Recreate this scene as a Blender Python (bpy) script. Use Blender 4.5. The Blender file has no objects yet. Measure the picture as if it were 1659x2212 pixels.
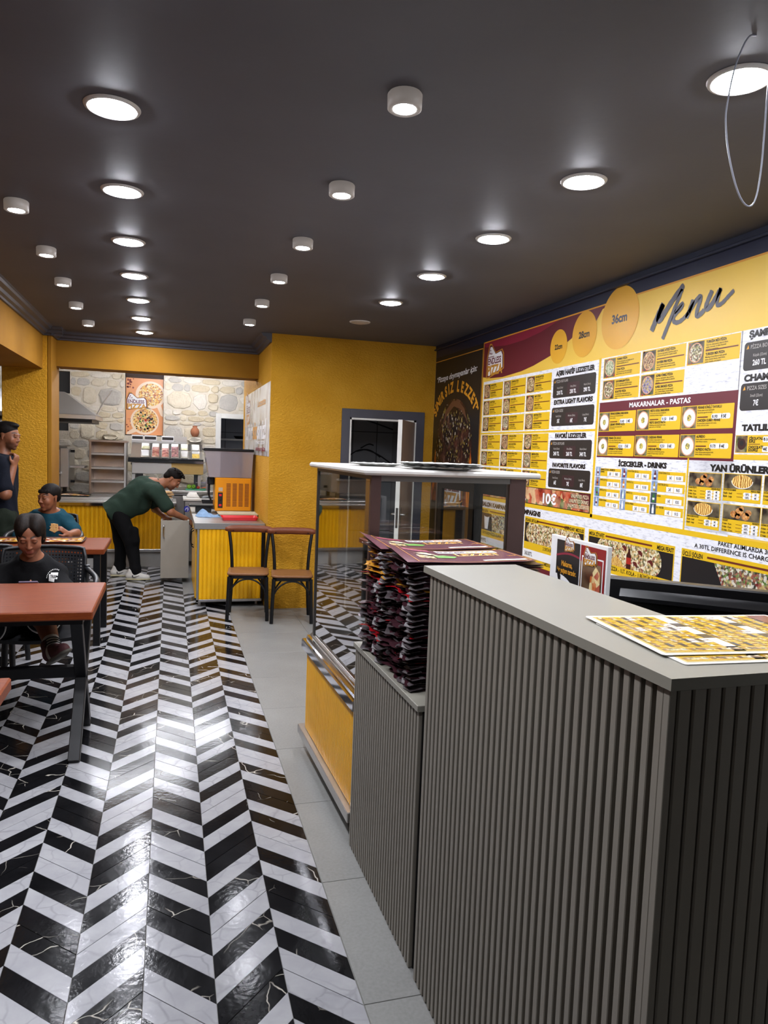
import bpy, bmesh, math, random
import numpy as np
from mathutils import Vector, Matrix, Euler, noise

# ------------------------------------------------------------------ camera, world, exposure
SC = bpy.context.scene
COL = SC.collection
YAW, PITCH, ROLL, FPX, EYE = 0.285712, 0.0823979, 0.037764, 1578.9, 1.57
fw = Vector((math.sin(YAW)*math.cos(PITCH), math.cos(YAW)*math.cos(PITCH), -math.sin(PITCH)))
rt = Vector((math.cos(YAW), -math.sin(YAW), 0)); up = rt.cross(fw)
r2 = rt*math.cos(ROLL)+up*math.sin(ROLL); u2 = up*math.cos(ROLL)-rt*math.sin(ROLL)
cam = bpy.data.cameras.new('camera'); camo = bpy.data.objects.new('camera', cam); COL.objects.link(camo)
camo.matrix_world = Matrix(((r2.x,u2.x,-fw.x,0),(r2.y,u2.y,-fw.y,0),(r2.z,u2.z,-fw.z,EYE),(0,0,0,1)))
cam.sensor_fit = 'HORIZONTAL'; cam.sensor_width = 36; cam.lens = FPX/1659*36; cam.clip_start = .02
SC.camera = camo
W = bpy.data.worlds.new('world'); SC.world = W; W.use_nodes = True
W.node_tree.nodes['Background'].inputs[0].default_value = (.30,.33,.42,1)
W.node_tree.nodes['Background'].inputs[1].default_value = .25
SC.view_settings.view_transform = 'Standard'; SC.view_settings.look = 'None'
SC.view_settings.gamma = 1; SC.view_settings.use_curve_mapping = False
SC.cycles.transparent_max_bounces = 16
SC.view_settings.exposure = 1.95
LAMP_POWER = 78.0      # emission of the ceiling lamps
TUBE_POWER = 33.0      # emission of the kitchen tubes
random.seed(7)
R = random.uniform
PI = math.pi

# ------------------------------------------------------------------ helpers
def lin(c):
    if isinstance(c, str):
        c = [int(c[i:i+2],16)/255 for i in (0,2,4)]
    return tuple((x/12.92 if x<=.04045 else ((x+.055)/1.055)**2.4) for x in c[:3])+(1,)
MATS = {}
class N:
    """small wrapper for building node materials"""
    def __init__(s, name, rough=.5, metal=0, spec=.5):
        s.m = bpy.data.materials.new(name); s.m.use_nodes = True; s.t = s.m.node_tree
        s.b = s.t.nodes['Principled BSDF']; s.set('Roughness',rough); s.set('Metallic',metal); s.set('Specular IOR Level',spec)
        s.tc = None
        MATS[name] = s.m
    def set(s,k,v): s.b.inputs[k].default_value = v
    def n(s,t,**kw):
        x = s.t.nodes.new('ShaderNode'+t)
        for k,v in kw.items():
            if k in x.inputs.keys(): x.inputs[k].default_value = v
            else: setattr(x,k,v)
        return x
    def l(s,a,b): s.t.links.new(a,b)
    def co(s,kind='Object',scale=None,rot=None):
        if s.tc is None: s.tc = s.n('TexCoord')
        o = s.tc.outputs[kind]
        if scale is None: return o
        mp = s.n('Mapping'); mp.inputs['Scale'].default_value = scale if hasattr(scale,'__len__') else (scale,)*3
        if rot: mp.inputs['Rotation'].default_value = rot
        s.l(o,mp.inputs[0]); return mp.outputs[0]
    def noise(s,scale,detail=3,rough=.5,vec=None,dist=0):
        x = s.n('TexNoise'); x.inputs['Scale'].default_value=scale; x.inputs['Detail'].default_value=detail
        x.inputs['Roughness'].default_value=rough; x.inputs['Distortion'].default_value=dist
        s.l(vec if vec is not None else s.co(), x.inputs['Vector']); return x
    def vor(s,scale,feature='F1',vec=None):
        x = s.n('TexVoronoi',feature=feature); x.inputs['Scale'].default_value=scale
        s.l(vec if vec is not None else s.co(), x.inputs['Vector']); return x
    def ramp(s,fac,stops,const=False):
        x = s.n('ValToRGB'); e = x.color_ramp.elements
        if const: x.color_ramp.interpolation='CONSTANT'
        while len(e)<len(stops): e.new(.5)
        for q,(p,c) in zip(e,stops): q.position=p; q.color=lin(c) if not isinstance(c,(int,float)) else (c,c,c,1)
        s.l(fac,x.inputs[0]); return x.outputs[0]
    def mix(s,fac,a,b,mode='MIX'):
        x = s.n('Mix',data_type='RGBA',blend_type=mode)
        for v,i in ((fac,0),(a,6),(b,7)):
            if hasattr(v,'is_linked') or hasattr(v,'links'): s.l(v,x.inputs[i])
            elif i==0: x.inputs[0].default_value=v
            else: x.inputs[i].default_value=lin(v)
        return x.outputs[2]
    def col(s,v):
        if isinstance(v,(str,tuple,list)): s.b.inputs['Base Color'].default_value=lin(v)
        else: s.l(v,s.b.inputs['Base Color'])
    def bump(s,h,strength=.3,dist=.01):
        x = s.n('Bump'); x.inputs['Strength'].default_value=strength; x.inputs['Distance'].default_value=dist
        s.l(h,x.inputs['Height']); s.l(x.outputs[0],s.b.inputs['Normal'])
def M(name,c,rough=.5,metal=0,spec=.5,var=.06,vs=8,bump=0,bs=60):
    """plain material with a little procedural variation"""
    if name in MATS: return MATS[name]
    k = N(name,rough,metal,spec)
    if var:
        q = k.noise(vs,4); L = lin(c)
        r = k.n('ValToRGB'); e=r.color_ramp.elements
        e[0].position=.3; e[1].position=.7
        e[0].color=tuple(x*(1-var) for x in L[:3])+(1,); e[1].color=tuple(min(1,x*(1+var)) for x in L[:3])+(1,)
        k.l(q.outputs[0],r.inputs[0]); k.col(r.outputs[0])
    else: k.col(c)
    if bump: k.bump(k.noise(bs,4).outputs[0],bump,.004)
    return k.m
def emit(name,c,st):
    if name in MATS: return MATS[name]
    k = N(name); k.set('Emission Color',lin(c)); k.set('Emission Strength',st); k.col('ffffff'); return k.m

class MB:
    """mesh builder: collects shapes with material slots, builds ONE mesh"""
    def __init__(s): s.v=[]; s.f=[]; s.mi=[]; s.sm=[]
    def add(s,vs,fs,mi=0,smooth=False):
        o=len(s.v); s.v+= [tuple(x) for x in vs]
        for f in fs: s.f.append(tuple(i+o for i in f)); s.mi.append(mi); s.sm.append(smooth)
        return s
    def box(s,a,b,mi=0,bev=0,mat=None):
        x0,y0,z0=(min(p,q) for p,q in zip(a,b)); x1,y1,z1=(max(p,q) for p,q in zip(a,b))
        if bev<=0:
            vs=[(x0,y0,z0),(x1,y0,z0),(x1,y1,z0),(x0,y1,z0),(x0,y0,z1),(x1,y0,z1),(x1,y1,z1),(x0,y1,z1)]
            fs=[(3,2,1,0),(4,5,6,7),(0,1,5,4),(1,2,6,5),(2,3,7,6),(3,0,4,7)]
        else:
            bev=min(bev,(x1-x0)*.49,(y1-y0)*.49,(z1-z0)*.49)
            vs=[];fs=[]
            idx={}
            for sx in (0,1):
                for sy in (0,1):
                    for sz in (0,1):
                        c=((x0,x1)[sx],(y0,y1)[sy],(z0,z1)[sz]); d=((1,-1)[sx]*bev,(1,-1)[sy]*bev,(1,-1)[sz]*bev)
                        for ax in range(3):
                            p=[c[i]+d[i] for i in range(3)]; p[ax]=c[ax]
                            idx[(sx,sy,sz,ax)]=len(vs); vs.append(tuple(p))
            def q(*k): fs.append(tuple(idx[x] for x in k))
            for ax in range(3):
                o=[i for i in range(3) if i!=ax]
                for sd in (0,1):
                    ring=[]
                    for a_,b_ in ((0,0),(1,0),(1,1),(0,1)):
                        k=[0,0,0]; k[ax]=sd; k[o[0]]=a_; k[o[1]]=b_; ring.append(tuple(k)+(ax,))
                    flip = (sd==0) ^ (ax==1)
                    q(*(ring[::-1] if flip else ring))
            for ax in range(3):
                o=[i for i in range(3) if i!=ax]
                for a_ in (0,1):
                    for b_ in (0,1):
                        k0=[0,0,0];k1=[0,0,0]; k0[ax]=0;k1[ax]=1
                        for k in (k0,k1): k[o[0]]=a_;k[o[1]]=b_
                        f=[tuple(k0)+(o[0],),tuple(k1)+(o[0],),tuple(k1)+(o[1],),tuple(k0)+(o[1],)]
                        q(*f)
            for sx in (0,1):
                for sy in (0,1):
                    for sz in (0,1): q((sx,sy,sz,0),(sx,sy,sz,1),(sx,sy,sz,2))
            cen=Vector(((x0+x1)/2,(y0+y1)/2,(z0+z1)/2)); nf=[]
            for f in fs:
                P=[Vector(vs[i]) for i in f]; nr=(P[1]-P[0]).cross(P[2]-P[0])
                nf.append(f if nr.dot(sum(P,Vector())/len(P)-cen)>0 else f[::-1])
            fs=nf
        if mat is not None: vs=[tuple(mat@Vector(v)) for v in vs]
        return s.add(vs,fs,mi)
    def prism(s,poly,d0,d1,axis='z',mi=0,mat=None,smooth=False):
        """2D polygon extruded along an axis: z:(x,y) y:(x,z) x:(y,z)"""
        def P(p,d): return {'z':(p[0],p[1],d),'y':(p[0],d,p[1]),'x':(d,p[0],p[1])}[axis]
        n=len(poly); vs=[P(p,d0) for p in poly]+[P(p,d1) for p in poly]
        A=sum(poly[i][0]*poly[(i+1)%n][1]-poly[(i+1)%n][0]*poly[i][1] for i in range(n))
        fl=(A<0)^(axis=='y')^(d1<d0)
        fs=[tuple(range(n))[::-1],tuple(range(n,2*n))]+[(i,(i+1)%n,n+(i+1)%n,n+i) for i in range(n)]
        if fl: fs=[f[::-1] for f in fs]
        if mat is not None: vs=[tuple(mat@Vector(v)) for v in vs]
        o=len(s.f); s.add(vs,fs,mi)
        if smooth:
            for i in range(o+2,len(s.f)): s.sm[i]=True
        return s
    def cyl(s,a,b,r,r1=None,seg=14,mi=0,cap=True,smooth=True):
        a=Vector(a);b=Vector(b); r1=r if r1 is None else r1
        d=(b-a).normalized(); q=d.orthogonal().normalized(); w=d.cross(q)
        vs=[];
        for c,rr in ((a,r),(b,r1)):
            for i in range(seg):
                t=2*PI*i/seg; vs.append(c+q*math.cos(t)*rr+w*math.sin(t)*rr)
        s.add(vs,[(i,(i+1)%seg,seg+(i+1)%seg,seg+i) for i in range(seg)],mi,smooth)
        if cap:
            s.add(vs[:seg],[tuple(range(seg))[::-1]],mi); s.add(vs[seg:],[tuple(range(seg))],mi)
        return s
    def lathe(s,prof,seg=24,mi=0,c=(0,0,0),mat=None,smooth=True,sy=1):
        vs=[];fs=[];n=len(prof)
        for i in range(seg):
            t=2*PI*i/seg
            for r,z in prof: vs.append(Vector((c[0]+r*math.cos(t),c[1]+r*sy*math.sin(t),c[2]+z)))
        for i in range(seg):
            j=(i+1)%seg
            for k in range(n-1): fs.append((i*n+k,j*n+k,j*n+k+1,i*n+k+1))
        if mat is not None: vs=[mat@v for v in vs]
        s.add(vs,fs,mi,smooth)
        if prof[0][0]>1e-6: s.add([vs[i*n] for i in range(seg)],[tuple(range(seg))[::-1]],mi)
        if prof[-1][0]>1e-6: s.add([vs[i*n+n-1] for i in range(seg)],[tuple(range(seg))],mi)
        return s
    def tube(s,pts,r,seg=8,mi=0,sub=0,flat=1,caps=True):
        P=[Vector(p) for p in pts]
        for _ in range(sub):
            Q=[P[0]]
            for a,b in zip(P,P[1:]): Q+= [a*.75+b*.25,a*.25+b*.75]
            Q.append(P[-1]); P=Q
        n=len(P); rr=r if hasattr(r,'__len__') else None
        d=(P[1]-P[0]).normalized(); q=d.orthogonal().normalized(); vs=[]
        for i,p in enumerate(P):
            t=(P[min(i+1,n-1)]-P[max(i-1,0)]).normalized()
            q=(q-t*q.dot(t)).normalized(); w=t.cross(q)
            ri = r if rr is None else rr[0]+(rr[1]-rr[0])*i/(n-1)
            for k in range(seg):
                a=2*PI*k/seg; vs.append(p+q*math.cos(a)*ri+w*math.sin(a)*ri*flat)
        fs=[(i*seg+k,i*seg+(k+1)%seg,(i+1)*seg+(k+1)%seg,(i+1)*seg+k) for i in range(n-1) for k in range(seg)]
        s.add(vs,fs,mi,True)
        if caps: s.add(vs[:seg],[tuple(range(seg))[::-1]],mi); s.add(vs[-seg:],[tuple(range(seg))],mi)
        return s
    def bar(s,a,b,w,h,mi=0,upv=(0,0,1),bev=0):
        """square bar between two points"""
        a=Vector(a);b=Vector(b);d=b-a;L=d.length;d.normalize()
        x=d.cross(Vector(upv)); x=(d.orthogonal() if x.length<1e-4 else x).normalized(); y=x.cross(d)
        m=Matrix(((x.x,d.x,y.x,a.x),(x.y,d.y,y.y,a.y),(x.z,d.z,y.z,a.z),(0,0,0,1)))
        return s.box((-w/2,0,-h/2),(w/2,L,h/2),mi,bev,m)
    def sheet(s,nx,ny,fn,mi=0,smooth=True,thick=0):
        """grid surface fn(u,v)->point, optional thickness"""
        vs=[Vector(fn(i/nx,j/ny)) for i in range(nx+1) for j in range(ny+1)]
        fs=[(i*(ny+1)+j,(i+1)*(ny+1)+j,(i+1)*(ny+1)+j+1,i*(ny+1)+j+1) for i in range(nx) for j in range(ny)]
        s.add(vs,fs,mi,smooth)
        if thick:
            lo=[v-Vector((0,0,thick)) for v in vs]; s.add(lo,[f[::-1] for f in fs],mi,smooth)
            ring=[i*(ny+1) for i in range(nx+1)]+[nx*(ny+1)+j for j in range(1,ny+1)]+[i*(ny+1)+ny for i in range(nx-1,-1,-1)]+[j for j in range(ny-1,0,-1)]
            m=len(ring); o=[vs[i] for i in ring]+[lo[i] for i in ring]
            s.add(o,[(i,m+i,m+(i+1)%m,(i+1)%m) for i in range(m)],mi)
        return s
    def mesh(s,name,mats,ang=None):
        me=bpy.data.meshes.new(name); me.from_pydata(s.v,[],s.f)
        for m in (mats if isinstance(mats,(list,tuple)) else [mats]): me.materials.append(m)
        if s.f:
            me.polygons.foreach_set('material_index',s.mi); me.polygons.foreach_set('use_smooth',s.sm)
        me.update(); return me
    def obj(s,name,mats,parent=None,loc=None,rot=None):
        return link(name,s.mesh(name,mats),parent,loc,rot)
def link(name,me,parent=None,loc=None,rot=None):
    o=bpy.data.objects.new(name,me); COL.objects.link(o)
    if parent is not None: o.parent=parent
    if loc is not None: o.location=loc
    if rot is not None: o.rotation_euler=rot
    return o
def tag(o,label,cat,group=None):
    o['label']=label; o['category']=cat
    if group: o['group']=group
    return o
def thing(name,label,cat,loc=(0,0,0),rz=0,group=None):
    o=bpy.data.objects.new(name,None); COL.objects.link(o); o.location=loc; o.rotation_euler=(0,0,rz)
    o.empty_display_size=.05
    return tag(o,label,cat,group)
def struct(name,mb,mats):
    o=mb.obj(name,mats); o['kind']='structure'; return o
def kids(o): return [c for c in COL.objects if c.parent==o]
CH={}
def copy_tree(o,loc=None,rz=None,label=None,parent=None,tree=None):
    c=o.copy(); COL.objects.link(c)
    if parent is not None: c.parent=parent
    if loc is not None: c.location=loc
    if rz is not None: c.rotation_euler=(0,0,rz)
    if label: c['label']=label
    for ch in list(o.children): copy_tree(ch,parent=c)
    return c
# ---- text: queued, converted together in one depsgraph pass
TEXTQ=[]
def text(s,x,y,h,mat,parent,z=.001,w=None,bold=.0,align='L',shear=0,name='lettering',rot=0,track=1,xs=1,M4=None):
    TEXTQ.append(dict(s=s,x=x,y=y,h=h,mat=mat,parent=parent,z=z,w=w,bold=bold,align=align,shear=shear,name=name,rot=rot,track=track,xs=xs,M4=M4))
def flush_text():
    objs=[]
    for q in TEXTQ:
        cu=bpy.data.curves.new('t','FONT'); cu.body=q['s']; cu.size=1; cu.offset=q['bold']; cu.shear=q['shear']; cu.space_character=q['track']
        cu.resolution_u=2 if q['h']<.03 else 5
        o=bpy.data.objects.new('t',cu); COL.objects.link(o); objs.append(o)
    dg=bpy.context.evaluated_depsgraph_get(); dg.update()
    groups={}
    for q,o in zip(TEXTQ,objs):
        me=bpy.data.meshes.new_from_object(o.evaluated_get(dg))
        n=len(me.vertices)
        if n==0: continue
        co=np.empty(n*3,dtype=np.float32); me.vertices.foreach_get('co',co); co=co.reshape(-1,3)
        mn=co.min(0); mx=co.max(0); cap=.73
        sy=q['h']/cap; sx=sy*q['xs']
        if q['w']: sx=q['w']/max(1e-6,(mx[0]-mn[0]))
        X=(co[:,0]-mn[0])*sx; Y=co[:,1]*sy; wd=(mx[0]-mn[0])*sx
        if q['align']=='C': X-=wd/2
        if q['align']=='R': X-=wd
        c,sn=math.cos(q['rot']),math.sin(q['rot'])
        P=np.stack([q['x']+X*c-Y*sn,q['y']+X*sn+Y*c,np.full(n,q['z'])],1)
        fs=[tuple(p.vertices) for p in me.polygons]
        key=(id(q['parent']),q['name'],q['mat'].name)
        g=groups.setdefault(key,(q,[],[]))
        off=len(g[1]); g[1].extend(map(tuple,P.tolist()))
        g[2].extend(tuple(i+off for i in f) for f in fs)
        bpy.data.meshes.remove(me)
    for q,vs,fs in groups.values():
        me=bpy.data.meshes.new(q['name']); me.from_pydata(vs,[],fs); me.materials.append(q['mat'])
        link(q['name'],me,q['parent'])
    for o in objs:
        cu=o.data; bpy.data.objects.remove(o); bpy.data.curves.remove(cu)
    TEXTQ.clear()
def arc(cx,cy,r,a0,a1,n,ry=None):
    ry=r if ry is None else ry
    return [(cx+r*math.cos(a0+(a1-a0)*i/n),cy+ry*math.sin(a0+(a1-a0)*i/n)) for i in range(n+1)]
def rrect(x0,y0,x1,y1,r,n=4):
    return arc(x1-r,y1-r,r,0,PI/2,n)+arc(x0+r,y1-r,r,PI/2,PI,n)+arc(x0+r,y0+r,r,PI,1.5*PI,n)+arc(x1-r,y0+r,r,1.5*PI,2*PI,n)

# ------------------------------------------------------------------ shared materials
def make_mats():
    # textured yellow plaster
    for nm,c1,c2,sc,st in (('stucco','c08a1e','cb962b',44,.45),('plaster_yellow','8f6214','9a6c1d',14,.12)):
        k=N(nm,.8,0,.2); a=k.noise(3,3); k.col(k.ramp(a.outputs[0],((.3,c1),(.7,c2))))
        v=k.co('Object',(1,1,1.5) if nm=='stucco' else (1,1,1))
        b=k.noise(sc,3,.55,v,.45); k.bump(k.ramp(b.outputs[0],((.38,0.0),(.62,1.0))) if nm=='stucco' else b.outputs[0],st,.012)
    k=N('ceiling_paint',.6,0,.35); a=k.noise(2,3); k.col(k.ramp(a.outputs[0],((.3,'55545a'),(.7,'5b5a60'))))
    k.bump(k.noise(25,3).outputs[0],.05,.01)
    # brushed steel
    for nm,c,r in (('steel','c4c2bf',.36),('steel_dark','77736f',.38),('chrome','d8d8da',.07)):
        k=N(nm,r,1); k.col(c)
        if nm!='chrome':
            b=k.noise(6,4,.6,k.co('Object',(60,60,1.5))); k.bump(b.outputs[0],.06,.002)
    k=N('black_metal',.4,0,.35); k.col('0d0d0f')
    # oiled red-brown timber
    for nm,c1,c2,c3 in (('table_wood','73310f','8a4419','5e240b'),('chair_seat_wood','7f5433','94683f','684024'),('chair_back_wood','743d24','834a2e','65331d')):
        k=N(nm,.42,0,.3); g=k.noise(5,6,.6,k.co('Object',(1.2,9,9)),1.2); w=k.noise(60,3,.6,k.co('Object',(.8,12,12)))
        c=k.mix(.35,k.ramp(g.outputs[0],((.25,c3),(.5,c1),(.75,c2))),k.ramp(w.outputs[0],((.35,c3),(.65,c2))))
        k.col(c); k.bump(g.outputs[0],.15,.003)
    for gname,gk in (('glass_pane',1.7),('glass_clear',.45),('glass_mirroring',3.4)):
      k=N(gname,.015,0,.5); k.col('f4fbfa'); k.set('Transmission Weight',1); k.set('IOR',1.45)
      # thin clear panes let light straight through apart from a glossy coat
      t=k.t; out=t.nodes['Material Output']; tr=k.n('BsdfTransparent'); gl=k.n('BsdfGlossy'); gl.inputs['Roughness'].default_value=.02
      fr=k.n('Fresnel'); fr.inputs['IOR'].default_value=1.5; mx=k.n('MixShader'); tr.inputs[0].default_value=(.93,.95,.94,1)
      mul=k.n('Math',operation='MULTIPLY'); mul.inputs[1].default_value=gk; mul.use_clamp=True; k.l(fr.outputs[0],mul.inputs[0])
      k.l(mul.outputs[0],mx.inputs[0]); k.l(tr.outputs[0],mx.inputs[1]); k.l(gl.outputs[0],mx.inputs[2]); k.l(mx.outputs[0],out.inputs[0])
make_mats()
# ------------------------------------------------------------------ structure
HC=2.645
def proj(p):
    d=Vector(p)-Vector((0,0,EYE)); k=d.dot(fw)
    if k<.05: return None
    return 829.5+FPX*d.dot(r2)/k, 1106-FPX*d.dot(u2)/k, k
def marble(name,base,vein,dark):
    k=N(name,.16,0,.15); oi=k.n('ObjectInfo'); cx=k.n('CombineXYZ')
    for i,f in ((0,37.0),(1,91.0),(2,13.0)):
        m=k.n('Math',operation='MULTIPLY'); m.inputs[1].default_value=f; k.l(oi.outputs['Random'],m.inputs[0]); k.l(m.outputs[0],cx.inputs[i])
    ad=k.n('VectorMath',operation='ADD'); k.l(k.co(),ad.inputs[0]); k.l(cx.outputs[0],ad.inputs[1]); v=ad.outputs[0]
    ds=k.noise(6,3,.5,v); a2=k.n('VectorMath',operation='MULTIPLY_ADD'); k.l(ds.outputs['Color'],a2.inputs[0]); a2.inputs[1].default_value=(.10,.10,.10); k.l(v,a2.inputs[2])
    vo=k.vor(5.5 if dark else 9,'DISTANCE_TO_EDGE',a2.outputs[0]); ms=k.noise(4,2,.5,v)
    vn=k.ramp(vo.outputs['Distance'],((.0,1.0),(.012 if dark else .05,0.0)))
    mk=k.ramp(ms.outputs[0],((.52,0.0),(.62,1.0)) if dark else ((.35,0.0),(.65,.55)))
    f=k.n('Math',operation='MULTIPLY'); k.l(vn,f.inputs[0]); k.l(mk,f.inputs[1])
    cl=k.noise(9,4,.6,v); b=k.ramp(cl.outputs[0],((.3,base[0]),(.7,base[1])))
    k.col(k.mix(f.outputs[0],b,vein))
    sm=k.noise(5,4,.6); rr=k.n('MapRange'); k.l(sm.outputs[0],rr.inputs[0])
    for i,x in ((1,.3),(2,.7),(3,.08),(4,.17)): rr.inputs[i].default_value=x
    k.l(rr.outputs[0],k.b.inputs['Roughness'])
    k.bump(k.noise(55,2,.5,v).outputs[0],.16,.002); return k.m
TW=marble('white_marble_tile',('96969a','a6a6a8'),'737377',False)
TB=marble('black_marble_tile',('0d0d0e','18181a'),'cfc8bb',True)
k=N('grey_stone_tile',.38,0,.4); a=k.noise(3,5,.6); b=k.noise(90,2); k.col(k.mix(.25,k.ramp(a.outputs[0],((.3,'7a7a77'),(.7,'8a8a86'))),k.ramp(b.outputs[0],((.3,'6c6c69'),(.7,'929290'))))); k.bump(b.outputs[0],.04,.001)
TG=k.m; GROUT=M('grout','77756f',.8)
fl=MB(); fl.box((-4.2,-3,-.1),(2.7,14,-.0035)); FLOOR=struct('floor',fl,GROUT)
def clip(poly,ax,lim,keep_less):
    out=[]
    for i in range(len(poly)):
        p,q=poly[i-1],poly[i]; ip=(p[ax]<=lim)==keep_less; iq=(q[ax]<=lim)==keep_less
        if ip!=iq:
            t=(lim-p[ax])/(q[ax]-p[ax]); out.append((p[0]+(q[0]-p[0])*t,p[1]+(q[1]-p[1])*t))
        if iq: out.append(q)
    return out
def tile_geo(mb,poly,mi=0,dx=0,dy=0):
    n=len(poly); c=(sum(p[0] for p in poly)/n,sum(p[1] for p in poly)/n)
    e=.0012
    def ins(p): 
        d=(p[0]-c[0],p[1]-c[1]); L=math.hypot(*d) or 1; return (p[0]-d[0]/L*e,p[1]-d[1]/L*e)
    top=[(ins(p)[0]-dx,ins(p)[1]-dy,0) for p in poly]; mid=[(p[0]-dx,p[1]-dy,-.0008) for p in poly]; bot=[(p[0]-dx,p[1]-dy,-.006) for p in poly]
    mb.add(top+mid+bot,[tuple(range(n))]+[(n+i,n+(i+1)%n,(i+1)%n,i) for i in range(n)]+[(2*n+i,2*n+(i+1)%n,n+(i+1)%n,n+i) for i in range(n)],mi)
CW,CB,CX=.2012,.1006,-.0565
tiles=[]
for ci in range(-20,3):
    xa=CX+ci*CW; even=ci%2==0
    for b in range(-76,24):
        ya=2.884-b*CB
        g=.0006; gt=.0016 if b%4==0 else g; gb=.0016 if b%4==3 else g
        x0,x1=xa+g,xa+CW-g
        sl=(lambda x:-(x-xa)) if even else (lambda x:-(xa+CW-x))
        poly=[(x0,ya+sl(x0)-CB+gb),(x1,ya+sl(x1)-CB+gb),(x1,ya+sl(x1)-gt),(x0,ya+sl(x0)-gt)]
        white=[1,0,1,0,0,1,0,1][b%8]^(0 if even else 1)
        full=True
        P=clip(poly,1,10.0,True)
        if ci>=1 and P: P=clip(P,1,7.86,True)
        full=len(P)==4 and P==poly
        if len(P)<3: continue
        cx=sum(p[0] for p in P)/len(P); cy=sum(p[1] for p in P)/len(P)
        if cy<.5: continue
        q=proj((cx,cy,0)); A=0
        if q and -40<q[0]<1300 and 900<q[1]<2260: A=1/q[2]**3
        tiles.append((A,P,white,even,full))
tiles.sort(key=lambda t:-t[0])
rest=MB(); cache={}; nt=0
for i,(A,P,white,even,full) in enumerate(tiles):
    if nt<296 and A>0 and full:
        bx,by=P[0]; key=(white,even,round(P[3][1]-P[0][1],4),round(P[1][1]-P[0][1],4))
        if key not in cache:
            m=MB(); tile_geo(m,P,0,bx,by); cache[key]=m.mesh('tile',TW if white else TB)
        link('tile',cache[key],FLOOR,(bx,by,0)); nt+=1
    else: tile_geo(rest,P,0 if white else 1)
o=rest.obj('tile',[TW,TB],FLOOR); o['kind']='stuff'
# plain grey stone tiles
xs=[-4.1+.605*i for i in range(8)]
def gt(x0,y0,x1,y1):
    m=MB(); g=.0012; tile_geo(m,[(x0+g,y0+g),(x1-g,y0+g),(x1-g,y1-g),(x0+g,y1-g)],0,x0,y0); m.obj('grey_tile',TG,FLOOR,(x0,y0,0))
yj=[1.274+.6052*i for i in range(10)]
for y0,y1 in zip(yj,yj[1:]+[7.35]):
    for x0,x1 in ((.548,1.148),(1.148,1.75),(1.75,2.35),(2.35,2.56)):
        if y0<7.3: gt(x0,y0,x1,min(y1,7.35))
for y0,y1 in ((7.87,8.47),(8.47,9.07),(9.07,9.67),(9.67,10.0)): gt(.146,y0,.905,y1)
for y0,y1 in ((10.0,10.6),(10.6,11.2),(11.2,11.6)):
    for i in range(9): gt(-3.6+.6*i,y0,-3.0+.6*i,y1)

cl=MB(); cl.box((-4.2,-3,HC),(2.7,14,HC+.1)); struct('ceiling',cl,MATS['ceiling_paint'])
w=MB(); w.box((-4.1,8.4,HC-.015),(2.7,11.6,HC)); struct('ceiling_kitchen_bounce',w,M('kitchen_ceiling_white','e2e0dc',.6))  # unseen white panel under the ceiling, added to bounce the kitchen light
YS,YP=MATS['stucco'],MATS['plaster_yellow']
w=MB(); w.box((2.56,-3,0),(2.7,7.05,HC)); struct('wall_right',w,M('wall_white_paint','d8d6d0',.6))
w=MB(); w.box((-4.2,-3.1,0),(2.7,-3,HC)); struct('wall_front',w,M('shop_front_dark','3b3d42',.4))
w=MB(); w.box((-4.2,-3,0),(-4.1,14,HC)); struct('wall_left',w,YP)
# yellow block right of the kitchen opening, doorway X 1.684-2.371 to z 1.892
w=MB(); w.box((.905,7.05,0),(1.684,7.2,HC)); w.box((2.371,7.05,0),(2.7,7.2,HC)); w.box((1.684,7.05,1.892),(2.371,7.2,HC))
w.box((.905,7.2,0),(1.0,9.75,HC)); struct('wall_back',w,YS)
# store room behind the doorway
k=N('store_tile',.3,0,.4); br=k.n('TexBrick'); br.offset=0
for kk,v in (('Scale',1.0),('Mortar Size',.006),('Brick Width',.3),('Row Height',.6)): br.inputs[kk].default_value=v
br.inputs['Color1'].default_value=br.inputs['Color2'].default_value=lin('a8aaae'); br.inputs['Mortar'].default_value=lin('5c5d60')
k.l(k.co('Object',1,(PI/2,0,0)),br.inputs[0]); k.col(br.outputs[0])
w=MB(); w.box((1.0,8.6,0),(2.7,8.7,HC)); w.box((2.6,7.2,0),(2.7,8.6,HC)); struct('wall_store',w,MATS['store_tile'])
w=MB(); w.box((-1.56,7.8,0),(-1.16,8.3,HC),0,.006); struct('pillar_left',w,YS)
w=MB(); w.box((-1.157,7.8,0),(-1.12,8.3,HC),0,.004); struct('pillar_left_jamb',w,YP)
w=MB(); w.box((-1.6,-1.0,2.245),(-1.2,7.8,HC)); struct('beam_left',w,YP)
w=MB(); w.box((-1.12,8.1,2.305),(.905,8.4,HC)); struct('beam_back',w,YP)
w=MB(); w.box((-4.1,8.1,2.305),(-1.56,8.4,HC)); struct('beam_left_back',w,YP)
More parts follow.
